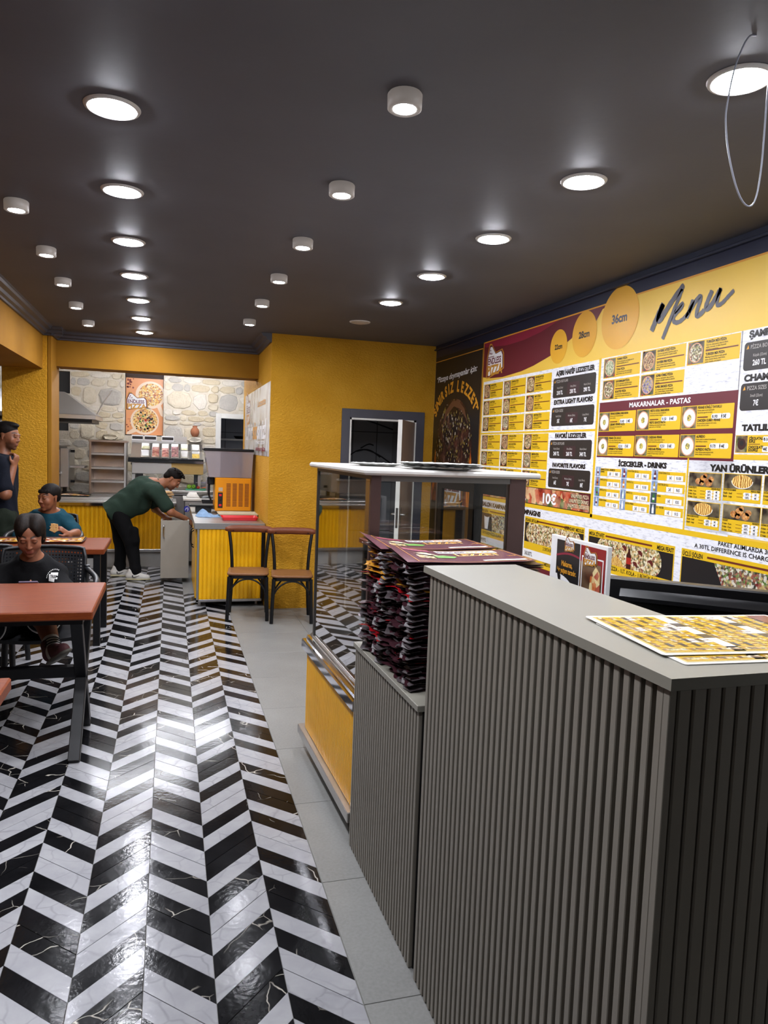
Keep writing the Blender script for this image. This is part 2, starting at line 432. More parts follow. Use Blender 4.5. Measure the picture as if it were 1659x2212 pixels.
# stepped cornice
CT=M('cornice_paint','45454d',.4)
prof=[(0,-.082),(.018,-.082),(.022,-.066),(.045,-.058),(.052,-.036),(.085,-.026),(.092,-.008),(.105,0),(0,0)]
m=MB(); m.prism([(-1.2+x,HC+z) for x,z in prof],-1.0,8.1,'y'); struct('trim_1',m,CT)
m=MB(); m.prism([(8.1-x,HC+z) for x,z in prof],-1.12,.905,'x'); struct('trim_2',m,CT)
m=MB(); m.prism([(.905-x,HC+z) for x,z in prof],7.06,8.1,'y'); struct('trim_3',m,CT)
m=MB(); m.prism([(-1.12+x,HC+z) for x,z in prof],7.76,8.1,'y'); m.prism([(7.8-x,HC+z) for x,z in prof],-1.2,-1.02,'x'); struct('trim_4',m,CT)
NAVY=M('navy_paint','1d2338',.35)
m=MB(); m.box((2.535,-1,2.598),(2.56,7.05,2.612),0,.003); m.box((2.552,-1,2.612),(2.56,7.05,HC)); struct('trim_5',m,NAVY)

# ---- ceiling lamps
k=N('lamp_drum_frosted',.4,0,.4); k.col('8f8883'); k.set('Emission Color',lin('b9aea6')); k.set('Emission Strength',.05); DRUM=k.m
RING=M('lamp_ring_white','c9c6c2',.4); DIFF=emit('lamp_diffuser','f4f6ff',LAMP_POWER); OFF=M('lamp_diffuser_off','b9aa9a',.5)
def recessed(label,x,y,on=True,tree=None):
    t=thing('recessed_ceiling_lamp',label,'lamp',(x,y,HC),0,'round recessed ceiling lamps')
    MB().lathe([(.072,-.001),(.072,-.007),(.078,-.009),(.086,-.006),(.089,-.001)],32).obj('trim_ring',RING,t)
    MB().lathe([(.0,-.020),(.03,-.0185),(.055,-.013),(.0718,-.005)],32).obj('diffuser',DIFF if on else OFF,t); return t
def surface(label,x,y):
    t=thing('surface_ceiling_lamp',label,'lamp',(x,y,HC),0,'small drum ceiling lamps')
    MB().lathe([(.034,-.044),(.046,-.048),(.052,-.044),(.053,-.004),(.05,0)],28).obj('housing',DRUM,t)
    MB().lathe([(.0,-.046),(.035,-.045)],28).obj('diffuser',DIFF,t); return t
ORD=['nearest','second','third','fourth','fifth','sixth','seventh']
for i,(x,y) in enumerate(((-.196,2.617),(-.215,3.44),(-.234,4.27),(-.243,5.11),(-.252,5.96),(-.262,6.80),(-.262,7.63))):
    recessed('round recessed lamp, %s from the front in the row left of the ceiling middle'%ORD[i],x,y)
for i,(x,y) in enumerate(((1.515,1.785),(1.523,2.61),(1.523,3.44),(1.51,4.30),(1.51,5.17))):
    recessed('round recessed lamp, %s from the front in the row along the menu wall'%ORD[i],x,y)
recessed('unlit round recessed lamp at the far end of the row along the menu wall',1.505,6.05,False)
for i,(x,y) in enumerate(((.663,2.20),(.654,3.01),(.64,3.85),(.636,4.69),(.63,5.53),(.628,6.41))):
    surface('small white drum lamp, %s from the front in the middle row of drums'%ORD[i],x,y)
for i,(x,y) in enumerate(((-.69,3.775),(-.69,4.61),(-.71,5.43),(-.73,6.31),(-.73,7.2))):
    surface('small white drum lamp, %s from the front in the row by the left beam'%ORD[i],x,y)
for x,y,lab in ((-.2,1.78,'unseen lamp added to light the foreground, first before the left recessed row'),(-.2,.94,'unseen lamp added to light the foreground, second before the left recessed row'),(1.52,.95,'unseen lamp added to light the foreground, before the menu wall row')):
    recessed(lab,x,y)  # unseen recessed lamps, added to light the foreground counter
for x,y,lab in ((.66,1.36,'unseen drum lamp added to light the foreground, before the middle row'),(-.69,2.94,'unseen drum lamp added to light the foreground, before the left beam row')):
    surface(lab,x,y)  # drum lamps out of view, added for light on the foreground
TUBE=emit('tube_light','f3f6ff',TUBE_POWER)
def tube(label,x,y,L=1.2,along='x'):
    t=thing('tube_light',label,'lamp',(x,y,HC-.015),0 if along=='x' else PI/2,'kitchen tube lights')
    MB().box((-L/2,-.03,-.03),(L/2,.03,0),0,.004).obj('housing',RING,t)
    MB().cyl((-L/2+.02,0,-.042),(L/2-.02,0,-.042),.013,seg=12).obj('tube',TUBE,t)
tube('kitchen tube light on the ceiling behind the yellow beam',-.35,9.2)
tube('kitchen tube light on the ceiling close to the stone wall',.25,10.6)
tube('tube light of the side room beyond the left beam',-2.6,9.6)
# loose cable hanging from the ceiling
c=MB(); c.tube([(1.395,1.6,HC),(1.37,1.6,2.66-.02),(1.337,1.6,2.561),(1.322,1.6,2.46),(1.322,1.6,2.428),(1.335,1.6,2.357),(1.371,1.6,2.264),(1.405,1.6,2.226),(1.432,1.6,2.240),(1.443,1.6,2.323),(1.443,1.6,2.422),(1.443,1.6,2.55),(1.45,1.6,HC)],.0022,6,0,2)
tag(c.obj('hanging_cable',M('cable_grey','8b8d98',.4)),'thin grey cable hanging in a loop from the ceiling beside the nearest right lamp','cable')
# ------------------------------------------------------------------ counters
SLAT=M('slat_taupe','857f74',.42,var=.03); GROOVE=M('slat_groove_dark','14110f',.7); LAM=M('counter_laminate','868378',.38,var=.03,vs=3)
CTR=(.735,.92); CROT=.018
t=thing('reception_counter','tall grey slatted reception counter with pale laminate top in the foreground','counter',(CTR[0],CTR[1],0),CROT)
MB().prism([(.012,.012),(1.25,.012),(1.25,.30),(.26,.30),(.26,1.045),(.012,1.045)],0,1.226,'z').obj('body',GROOVE,t)
MB().prism([(-.008,-.012),(1.3,-.012),(1.3,.33),(.287,.33),(.287,1.06),(-.008,1.06)],1.2265,1.2455,'z').obj('countertop',LAM,t)
sm=MB().box((0,-.0085,0),(.013,.0085,1.222),0,.0015).mesh('slat',SLAT)
sf=MB().box((-.0125,0,0),(.0125,.013,1.222),0,.0025).mesh('slat',SLAT)
for i in range(36): link('slat',sm,t,(0,.022+.0284*i,.002))
MB().box((-.001,-.002,0),(.012,.0125,1.224),0,.001).obj('corner_post',SLAT,t)
for i in range(30): link('slat',sf,t,(.03+.0284*i,0,.002))
t=thing('low_display_counter','low slatted counter with pale shelf carrying the bag stacks, behind the tall counter','counter',(CTR[0],CTR[1],0),CROT)
MB().box((.012,1.066,0),(.78,1.79,.806)).obj('body',GROOVE,t)
MB().box((-.008,1.062,.8065),(.8,1.80,.8265),0,.0015).obj('shelf_top',LAM,t)
sm=MB().box((0,-.0075,0),(.013,.0075,.803),0,.0015).mesh('slat',SLAT)
for i in range(28): link('slat',sm,t,(0,1.078+.0262*i,.002))

def pane(vs,nm,par): return MB().add(vs,[(0,1,2,3)]).obj(nm,MATS[{'pane':'glass_clear','side_pane':'glass_mirroring'}.get(nm,'glass_pane')],par)
# ---- glass display case
CHR,STL,STD=MATS['chrome'],MATS['steel'],MATS['steel_dark']; GL=MATS['glass_pane']; BLK=MATS['black_metal']
BEAD=M('bead_panel_yellow','f2b30c',.32,var=.05); WMARB=M('case_marble','c9c7c2',.25,var=.05,vs=14)
BROWN=M('case_post_brown','5a4643',.3,.6)
t=thing('glass_display_case','glass display case on a yellow ribbed base with white marble top','display case',(.748,2.735,0),.035)
w,d=.675,.93
MB().box((-.012,.0,.075),(w,d,.54)).obj('base_body',STD,t)
MB().box((-.0142,.0,.124),(-.0122,d,.537)).obj('panel_backing',M('bead_gap','3a2804',.6),t)
for i in range(22):
    m=MB(); y=.012+i*.0415
    m.box((-.028,y,.125),(-.014,y+.0165,.535),0,.004); m.box((-.028,y+.0207,.125),(-.014,y+.0372,.535),0,.004)
    m.obj('panel_strip',BEAD,t)
MB().box((-.052,.0,.078),(-.012,d+.06,.122),0,.003).obj('bottom_rail',STL,t)
m=MB(); m.prism([(-.045,.538),(-.045,.578),(-.04,.583),(-.02,.583),(-.018,.6),(-.004,.6),(.012,.615),(.02,.615),(.02,.538)],-.0,d+.05,'y'); m.obj('chrome_ledge',CHR,t)
MB().box((.0,.0,.54),(w,d,.612)).obj('deck',STL,t)
for y,lab in ((.0,0),(d-.02,1)):
    MB().box((.0,y,.612),(.02 if lab else .04,y+.02,1.476)).obj('post',STD if lab else BROWN,t)
MB().box((w-.075,.0,.612),(w,.03,1.476)).obj('post',BROWN,t); MB().box((w-.02,d-.02,.612),(w,d,1.476)).obj('post',STD,t)
pane([(.006,.02,.615),(.006,.02,1.476),(.006,d-.02,1.476),(.006,d-.02,.615)],'side_pane',t)
pane([(.04,.006,.615),(w-.075,.006,.615),(w-.075,.006,1.46),(.04,.006,1.46)],'front_pane',t)
pane([(.02,d-.01,.615),(.02,d-.01,1.476),(w-.02,d-.01,1.476),(w-.02,d-.01,.615)],'far_pane',t)
m=MB(); m.box((.04,.0,1.455),(w-.07,.02,1.478)); m.box((.0,.02,1.46),(.02,d-.02,1.478)); m.box((.02,d-.02,1.46),(w-.02,d,1.478)); m.obj('top_rail',STD,t)
MB().box((.02,.03,1.05),(w-.03,d-.03,1.056)).obj('glass_shelf',GL,t)
for y0,y1 in ((.03,.47),(.46,.90)):
    m=MB(); x=w-.012+(.008 if y0<.1 else -.008)
    for a,b in (((y0,.62),(y0+.05,1.45)),((y1-.05,.62),(y1,1.45)),((y0+.05,.62),(y1-.05,.68)),((y0+.05,1.39),(y1-.05,1.45))): m.box((x,a[0],a[1]),(x+.014,b[0],b[1]))
    f=m.obj('sliding_door',BLK,t); pane([(x+.007,y0+.05,.68),(x+.007,y1-.05,.68),(x+.007,y1-.05,1.39),(x+.007,y0+.05,1.39)],'pane',f)
MB().box((-.036,-.022,1.478),(w+.06,d+.03,1.503),0,.008).obj('marble_top',WMARB,t)
for x in (.06,w-.06):
    for y in (.08,d-.06):
        m=MB(); m.cyl((x-.012,y,.027),(x+.012,y,.027),.027,seg=16); m.box((x-.016,y-.016,.04),(x+.016,y+.016,.078)); m.obj('caster',BLK,t)
def papers(label,x,y,z,rz,seed,n=3):
    t=thing('flyer_stack',label,'flyers',(x,y,z),rz); rr=random.Random(seed)
    for i in range(n):
        a=rr.uniform(-.3,.3); ph=rr.uniform(0,6)
        def fn(u,v):
            X=(u-.5)*.30; Y=(v-.5)*.21; c=math.cos(a);s=math.sin(a)
            return (X*c-Y*s+.02*i,X*s+Y*c,.002+.008*i+.016*max(0,math.sin(u*3.1))*(v)+.003*math.sin(7*v+ph))
        MB().sheet(12,8,fn,0,True,.0006).obj('flyer',FLY if i==n-1 else PAPER,t)
    return t
k=N('flyer_print',.3,0,.5); v=k.vor(38); c=k.ramp(v.outputs['Color'],((.0,'6a1f2b'),(.25,'d8a324'),(.45,'e9e2d2'),(.62,'8b3b22'),(.8,'c98d2a'),(.95,'2c2320')),True); k.col(c); FLY=k.m
PAPER=M('paper_white','e4e1da',.5)

papers('curled colour flyers lying on the shelf inside the glass display case',.99,3.15,1.0565,.3,3)
# paper doilies / plates on the marble
LACE=M('paper_plate_white','cfcfcc',.5)
def plate(label,x,y,z,r=.17):
    m=MB(); n=56; prof=((0,.002),(.62,.002),(.74,.006),(.90,.012),(1,.013))
    vs=[]
    for j,(q,h) in enumerate(prof):
        for i in range(n):
            a=2*PI*i/n; s=1+(.035*(1 if i%2 else -1) if j==4 else 0)
            vs.append((r*q*s*math.cos(a),r*q*s*math.sin(a),h+(.003*math.sin(a*14) if j==3 else 0)))
    fs=[(j*n+i,j*n+(i+1)%n,(j+1)*n+(i+1)%n,(j+1)*n+i) for j in range(1,4) for i in range(n)]+[tuple(range(n,2*n))]
    m.add(vs,fs,0,True); lo=[(a,b,c-.0015) for a,b,c in vs]; m.add(lo,[f[::-1] for f in fs],0,True)
    o=m.obj('lace_paper_plate',LACE,None,(x,y,z)); return tag(o,label,'plate','lace plates on the display case')
plate('scalloped white paper plate lowest on the marble case top',1.085,2.875,1.5035)
plate('scalloped white paper plate in the middle of the pile on the marble case top',1.095,2.88,1.5105)
plate('scalloped white paper plate topmost of the pile on the marble case top',1.08,2.87,1.5175)
plate('flat scalloped paper plate lying apart, left on the marble case top',.90,3.2,1.5035,.12)
plate('flat scalloped paper plate at the far right of the marble case top',1.28,3.45,1.5035,.13)

# ------------------------------------------------------------------ wooden chairs
CSW,CBW=MATS['chair_seat_wood'],MATS['chair_back_wood']
def chair_wood(label,x,y,rz):
    t=thing('dining_chair',label,'chair',(x,y,0),rz,'wooden bistro chairs beside the drinks counter')
    # seat
    def outline(w,d,sh=0): return rrect(-w/2*.94,-d/2,w/2*.94,d/2,.055,5)
    m=MB(); P=outline(.395,.375); n=len(P)
    rings=[(.94,.412),(1,.417),(1,.428),(.975,.435),(.8,.433),(.5,.429)]
    vs=[(p[0]*s,p[1]*s,z) for s,z in rings for p in P]
    m.add(vs,[(j*n+i,j*n+(i+1)%n,(j+1)*n+(i+1)%n,(j+1)*n+i) for j in range(5) for i in range(n)]+[tuple(range(n))[::-1],tuple(range(5*n,6*n))],0,True)
    m.obj('seat',CSW,t)
    m=MB(); m.prism(outline(.372,.355),.385,.411,'z'); m.obj('seat_ring',BLK,t)
    for s in (-1,1):
        m=MB(); m.tube([(s*.165,-.165,.40),(s*.172,-.17,.2),(s*.178,-.178,0)],.0165,10,0,1); m.obj('leg',BLK,t)
        m=MB(); m.tube([(s*.172,.18,0),(s*.158,.165,.22),(s*.152,.162,.42),(s*.165,.178,.62),(s*.188,.205,.78)],.0155,10,0,2); m.obj('leg',BLK,t)
        b=MB()
        b.cyl((s*.15,.186,.778),(s*.15,.180,.778),.006,seg=8); b.obj('bolt',BLK,t)
    m=MB(); m.tube([(-.172,-.168,.20),(-.155,-.168,.29),(-.08,-.166,.365),(0,-.166,.385),(.08,-.166,.365),(.155,-.168,.29),(.172,-.168,.20)],.008,8,0,2); m.obj('bow_stretcher',BLK,t)
    m=MB(); m.tube([(-.165,.16,.22),(-.08,.16,.35),(0,.16,.385),(.08,.16,.35),(.165,.16,.22)],.008,8,0,2); m.obj('bow_stretcher',BLK,t)
    # curved top rail
    m=MB(); nn=16; vs=[]
    for i in range(nn+1):
        u=i/nn*2-1; X=u*.225; Y=.192+.028*(u*u)*-1+.026; e=(1-abs(u)**8)**.5 if abs(u)<1 else .0
        h=.032*max(.45,e); zc=.795-.004*u*u
        for dy,dz in ((-.011,-h),(.011,-h),(.013,h),(-.009,h)): vs.append((X,Y+dy,zc+dz))
    fs=[(i*4+k,i*4+(k+1)%4,(i+1)*4+(k+1)%4,(i+1)*4+k) for i in range(nn) for k in range(4)]+[(3,2,1,0),tuple(nn*4+k for k in range(4))]
    m.add(vs,[f[::-1] for f in fs],0,True); m.obj('back_rail',CBW,t)
    return t
chair_wood('wooden bistro chair with black legs, left of the pair, against the drinks counter',.70,6.745,-.12)
chair_wood('wooden seat bistro chair with black legs, right of the pair, against the yellow wall',1.078,6.59,-.12)

# ------------------------------------------------------------------ drinks counter
GR=M('cabinet_greige','a09a8e',.45,var=.03)
t=thing('drinks_counter','yellow ribbed drinks counter with steel top and an open greige bin beside the bending man','counter',(.24,7.19,0))
MB().box((.03,.012,.06),(.655,1.8,.76)).obj('carcass',M('cabinet_dark','2b2a2a',.6),t)
MB().box((-.015,-.012,.762),(.66,1.82,.822),0,.003).obj('steel_top',STL,t)
x=.036
for i in range(15):
    m=MB(); m.box((x,-.001,.075),(x+.0295,.013,.76),0,.003); m.box((x+.0305,.0005,.075),(x+.0385,.013,.76),0,.002); m.obj('panel_strip',BEAD,t); x+=.0395
MB().box((.012,-.004,.045),(.034,.03,.762),0,.002).obj('corner_strip',STL,t)
MB().box((.63,-.002,.06),(.655,.02,.762)).obj('corner_strip',BLK,t)
MB().box((.012,-.004,.05),(.64,.014,.074),0,.002).obj('bottom_strip',STL,t)
YD=M('cabinet_front_yellow','e6ab1c',.3)
for y0,y1 in ((.05,.62),(.64,1.22)):
    dd=MB().box((.0,y0,.08),(.028,y1,.755),0,.003).obj('cabinet_door',YD,t)
    yy=y1-.08 if y0<.3 else y0+.1
    MB().tube([(.0,yy,.69),(-.03,yy,.67),(-.03,yy,.53),(.0,yy,.51)],.006,8,0,1).obj('handle',BLK,dd)
# open pull-out bin (its side faces the camera)
bx0,bx1,by0,by1=-.337,-.03,1.31,1.72
m=MB(); m.box((bx0,by0,.055),(bx1,by0+.018,.71),0,.002); m.box((bx0,by1-.018,.055),(bx1,by1,.71),0,.002); m.box((bx0,by0+.018,.055),(bx0+.018,by1-.018,.71)); m.box((bx1-.018,by0+.018,.055),(bx1,by1-.018,.71)); m.box((bx0+.018,by0+.018,.055),(bx1-.018,by1-.018,.075))
b=m.obj('open_bin_drawer',GR,t)
MB().tube([(bx0+.04,by0,.655),(bx0+.03,by0-.024,.64),(bx0+.03,by0-.024,.52),(bx0+.04,by0,.505)],.008,10,0,2).obj('handle',CHR,b)
for a in ((.05,.1),(.6,.1),(.05,1.7),(.6,1.7)): MB().cyl((a[0],a[1],0),(a[0],a[1],.06),.018).obj('foot',STL,t)
# juice dispenser
OR=M('dispenser_orange','e0900f',.3,var=.03); CLR=M('plastic_clear','cfc8cc',.1)
k=N('plastic_tank',.08,0,.5); tr=k.n('BsdfTransparent'); tr.inputs[0].default_value=(.86,.84,.87,1); mx=k.n('MixShader'); k.col('b3a9ae'); mx.inputs[0].default_value=.5
k.l(tr.outputs[0],mx.inputs[1]); k.l(k.b.outputs[0],mx.inputs[2]); k.l(mx.outputs[0],k.t.nodes['Material Output'].inputs[0]); TANK=k.m
t=thing('juice_dispenser','orange cold drink dispenser with a big clear tank on the drinks counter','drink dispenser',(.66,8.38,.822))
X0,X1=-.19,.20
ob=MB().box((X0,-.21,.03),(X1,.21,.395),0,.008).obj('body',OR,t)
m=MB()
for cx in range(4):
    for r_ in range(17):
        xx=X0+.12+cx*.066; zz=.085+r_*.0152; m.box((xx,-.2125,zz),(xx+.046,-.2095,zz+.0065))
g=m.obj('vent_slots',M('vent_dark','5a2413',.7),ob); g['kind']='stuff'
sw=MB().box((X0+.03,-.214,.065),(X0+.082,-.209,.235),0,.002).obj('switch_panel',M('switch_black','151515',.4),ob)
RED=M('switch_red','d3202a',.3)
m=MB(); m.box((X0+.042,-.217,.195),(X0+.07,-.213,.217),0,.001); m.box((X0+.042,-.217,.085),(X0+.07,-.213,.107),0,.001); m.obj('red_button',RED,ob)
MB().cyl((X0+.056,-.218,.15),(X0+.056,-.213,.15),.011).obj('dial',BLK,ob)
MB().box((X0+.036,-.2135,.248),(X0+.08,-.2095,.29)).obj('label_plate',M('label_silver','b9a98f',.4),ob)
for a in ((X0+.05,-.17),(X1-.05,-.17),(X0+.05,.17),(X1-.05,.17)): MB().cyl((a[0],a[1],0),(a[0],a[1],.032),.018).obj('foot',BLK,t)
m=MB(); a0=(X0-.02,-.19,.41); 
lo=[(X0-.065,-.19),(X1+.0,-.19),(X1+.0,.19),(X0-.065,.19)]; hi=[(X0-.115,-.215),(X1+.015,-.215),(X1+.015,.215),(X0-.115,.215)]
vs=[(x,y,.40) for x,y in lo]+[(x,y,.685) for x,y in hi]; m.add(vs,[(3,2,1,0)]+[(i,(i+1)%4,4+(i+1)%4,4+i) for i in range(4)])
tk=m.obj('tank',TANK,t)
m=MB(); m.box((X0-.13,-.225,.685),(X1+.02,.225,.715),0,.008); m.obj('tank_lid',BLK,t)
MB().cyl((.06,0,.402),(.06,0,.53),.045,seg=20).obj('cooling_cylinder',M('cylinder_beige','a98f6c',.3,.6),t)
m=MB(); m.box((X0-.075,-.05,.31),(X0,.05,.40),0,.01); m.box((X0-.07,-.025,.2),(X0-.045,.025,.31),0,.006); m.tube([(X0-.055,0,.31),(X0-.062,0,.2),(X0-.03,-.01,.13)],.010,8,0,1); m.obj('tap',BLK,t)
m=MB(); m.box((X0-.27,-.12,.07),(X0-.005,.12,.085),0,.004); m.box((X0-.2,-.08,.0),(X0-.03,.08,.07)); m.obj('drip_tray',BLK,t)
# things on the drinks counter
def rtray(name,label,x,y,z,w,d,mat,h=.022,rz=0,grp=None,tilt=0):
    m=MB(); n=5
    def ring(s,zz): return [(p[0]*s[0],p[1]*s[1],zz) for p in rrect(-1,-1,1,1,.12,n)]
    rg=[((w/2*.93,d/2*.90),0),((w/2,d/2),h),((w/2*1.02,d/2*1.02),h),((w/2*1.02,d/2*1.02),h-.003),((w/2*.985,d/2*.985),h-.002),((w/2*.915,d/2*.885),.004)]
    vs=sum((ring(s,zz) for s,zz in rg),[]); N_=len(vs)//len(rg)
    m.add(vs,[(j*N_+i,j*N_+(i+1)%N_,(j+1)*N_+(i+1)%N_,(j+1)*N_+i) for j in range(len(rg)-1) for i in range(N_)]+[tuple(range(N_))[::-1],tuple(range(5*N_,6*N_))],0,False)
    o=m.obj(name,mat,None,(x,y,z),(tilt,0,rz)); return tag(o,label,'tray',grp)
rtray('serving_tray','beige plastic tray behind the red tray on the drinks counter',.70,7.98,.8235,.42,.34,M('tray_beige','cdbfa0',.35),.03)
rtray('serving_tray','bright red plastic tray at the front of the drinks counter',.68,7.565,.8235,.36,.26,M('tray_red','c8141c',.3),.03)
CLO=M('cloth_blue','7f9cbd',.9,var=.12,vs=30,bump=.4,bs=120)
m=MB()
def fn(u,v):
    X=(u-.5)*.24; Y=(v-.5)*.22; h=.062*math.exp(-((u-.3)**2)/.06)*(1-abs(v-.5)*1.3)+.012
    h+=.010*math.sin(u*17+v*5)*(.4+.6*math.sin(v*9+u*4)**2)
    return (X+.012*math.sin(v*8),Y+.012*math.sin(u*9),max(.003,h*min(1,8*min(u,1-u)+.15)*min(1,8*min(v,1-v)+.15)))
m.sheet(30,24,fn,0,True,.002); tag(m.obj('cleaning_cloth',CLO,None,(.385,7.86,.8225)),'crumpled light blue cleaning cloth on the steel top of the drinks counter','cloth')
for i,(lab,z) in enumerate((('black plastic food tub, lower of the two beside the dispenser tap',.8225),('black plastic food tub, upper of the two beside the dispenser tap',.8725))):
    m=MB(); P=rrect(-.075,-.055,.075,.055,.015,4); n=len(P); rg=((.86,0),(1,.046),(1.06,.047),(1.06,.051),(.97,.051),(.82,.006))
    m.add([(p[0]*s,p[1]*s,z2) for s,z2 in rg for p in P],[(j*n+q,j*n+(q+1)%n,(j+1)*n+(q+1)%n,(j+1)*n+q) for j in range(5) for q in range(n)]+[tuple(range(n))[::-1],tuple(range(5*n,6*n))])
    tag(m.obj('food_tub',M('tub_black','15171c',.35),None,(.43,8.86,z)),lab,'tub','black food tubs')

# ------------------------------------------------------------------ tables
TWD=MATS['table_wood']
def tabletop(x0,y0,x1,y1,z,t,ox,oy):
    MB().box((x0-ox,y0-oy,z-.045),(x1-ox,y1-oy,z),0,.006).obj('tabletop',TWD,t)
t=thing('dining_table','red-brown wooden table with black crossed legs in front of the girl','table',(-.95,4.08,0)); ox,oy=-.95,4.08
tabletop(-1.75,3.70,-.35,4.47,.755,t,ox,oy)
for X in (-.435,-1.66):
    for a,b in (((3.80,.71),(4.235,0)),((4.36,.71),(3.725,0))):
        MB().bar((X-ox,a[0]-oy,a[1]),(X-ox,b[0]-oy,b[1]),.05,.055,upv=(1,0,0),bev=.003).obj('leg',BLK,t)
MB().box((-1.66-ox,-.09,.345),(-.455-ox,-.03,.40),0,.003).obj('stretcher',BLK,t)
m=MB(); m.box((-1.68-ox,-.33,.68),(-.40-ox,.35,.71)); m.obj('apron',BLK,t)
t=thing('dining_table','red-brown wooden table with straight black legs carrying the paper lined trays','table',(-1.2,6.2,0)); ox,oy=-1.2,6.2
tabletop(-1.95,5.87,-.475,6.56,.755,t,ox,oy)
for X in (-.53,-1.88):
    for Y in (5.91,6.5): MB().box((X-.025-ox,Y-.025-oy,0),(X+.025-ox,Y+.025-oy,.71),0,.003).obj('leg',BLK,t)
MB().box((-.66,-.28,.675),(.66,.29,.71)).obj('apron',BLK,t)
t=thing('dining_table','red-brown wooden table cut off at the lower left picture edge','table',(-1.2,2.3,0)); ox,oy=-1.2,2.3
tabletop(-1.9,1.95,-.512,2.69,.755,t,ox,oy)
for X in (-.72,-1.8):
    for a,b in (((2.03,.71),(2.5,0)),((2.58,.71),(2.1,0))): MB().bar((X-ox,a[0]-oy,a[1]),(X-ox,b[0]-oy,b[1]),.05,.055,upv=(1,0,0),bev=.003).obj('leg',BLK,t)

# ------------------------------------------------------------------ black plastic armchairs with perforated backs
PLB=M('plastic_black','1b1c1f',.42)
def perf_panel(m,nx,ny,fn,th,x_in=.0):
    for i in range(nx):
        for j in range(ny):
            off=.5 if j%2 else 0
            u0,u1=i/nx,(i+1)/nx; v0,v1=j/ny,(j+1)/ny
            hole=.27 if (0<j<ny-1 and 0<i<nx-1) else 0
            if not hole:
                m.add([fn(u0,v0),fn(u1,v0),fn(u1,v1),fn(u0,v1)],[(0,1,2,3)]); continue
            C_=[(u0,v0),(.5*(u0+u1),v0),(u1,v0),(u1,.5*(v0+v1)),(u1,v1),(.5*(u0+u1),v1),(u0,v1),(u0,.5*(v0+v1))]
            cu,cv=.5*(u0+u1)+(.0 if not off else (u1-u0)*.0),.5*(v0+v1)
            In=[(cu+math.cos(-.75*PI+k*PI/4)*hole*(u1-u0),cv+math.sin(-.75*PI+k*PI/4)*hole*(v1-v0)) for k in range(8)]
            vs=[fn(*p) for p in C_]+[fn(*p) for p in In]
            m.add(vs,[(k,(k+1)%8,8+(k+1)%8,8+k) for k in range(8)])
def armchair(label,x,y,rz):
    t=thing('plastic_armchair',label,'chair',(x,y,0),rz,'black perforated plastic armchairs')
    def back(u,v):
        U=u*2-1; wd=.245-.02*(1-v)-.03*max(0,v-.8)*abs(U)
        return (U*wd,.215+.07*v-.05*U*U,.47+.42*v-.012*U*U*v)
    m=MB(); perf_panel(m,26,20,back,.01); m.obj('backrest',PLB,t)
    m=MB(); m.tube([back(0,0),back(0,.5),back(0,1),back(.1,1.01),back(.5,1.015),back(.9,1.01),back(1,1),back(1,.5),back(1,0)],.011,8,0,1); m.obj('back_frame',PLB,t)
    def seat(u,v): return ((u-.5)*.46,-.24+.46*v,.435-.02*math.sin(PI*u)-.012*math.sin(v*PI)+.02*v*v)
    m=MB(); m.sheet(10,10,seat,0,True,.02); m.obj('seat',PLB,t)
    for s in (-1,1):
        MB().tube([(s*.225,-.2,.42),(s*.245,-.235,0)],(.022,.017),10).obj('leg',PLB,t)
        MB().tube([(s*.215,.19,.45),(s*.235,.235,0)],(.022,.017),10).obj('leg',PLB,t)
        m=MB(); m.tube([(s*.225,.2,.40),(s*.238,.215,.62),(s*.25,.2,.78)],.017,10,0,2); m.tube([(s*.25,.2,.755),(s*.275,.1,.745),(s*.305,-.05,.735),(s*.30,-.15,.71),(s*.275,-.17,.62),(s*.25,-.12,.43)],.016,10,0,2,1.3); m.tube([(s*.25,.17,.56),(s*.285,-.1,.70)],.010,8); m.obj('armrest',PLB,t)
    return t
armchair('black plastic armchair with a perforated back that the girl sits on',-.73,4.73,.10)
armchair('black plastic armchair on the near side of the boy\'s table, behind the girl',-1.20,5.35,PI)
armchair('black plastic armchair that the boy sits on',-1.05,6.97,0)
# ------------------------------------------------------------------ printed menu wall (flat vinyl print, laid out in wall metres: u = -Y, v = Z)
def vinyl(name,c,rough=.38): return M(name,c,rough,0,.45,var=.03,vs=2)
VY,VY2,VOR=vinyl('print_yellow','ecc24a'),vinyl('print_card_yellow','e3b81f'),vinyl('print_orange','dd9a2c')
VMA,VMA2=vinyl('print_maroon','651c28'),vinyl('print_maroon_light','8a1f38'); VBL,VIN=vinyl('print_black','1c1a1b'),vinyl('print_ink','17130f')
VDK=vinyl('print_panel_dark','2a2523'); VWH=vinyl('print_white','efeeee'); VGO=vinyl('print_gold','c98f33'); VBR=vinyl('print_brown','6b2a1c'); VGR=vinyl('print_grey','b9b3ac'); VNV=vinyl('print_navy','20243a',.3)
VNK=vinyl('print_grey_ink','4c4a52')
def gradient_circle():
    k=N('print_circle',.38,0,.45); k.col(k.ramp(k.noise(3,1).outputs[0],((.3,'e0a21f'),(.7,'e8ae2e')))); return k.m
VCI=gradient_circle()
k=N('print_white_brick',.4,0,.4); a=k.noise(9,5,.65,k.co('Object',(2.2,9,1))); b=k.noise(40,3,.6,k.co('Object',(1,3,1)))
k.col(k.mix(.6,k.ramp(a.outputs[0],((.36,'c9cad2'),(.46,'ededf0'),(.6,'f4f4f6'))),k.ramp(b.outputs[0],((.3,'b4b5c0'),(.38,'f2f2f4'))),'MULTIPLY')); VBRK=k.m
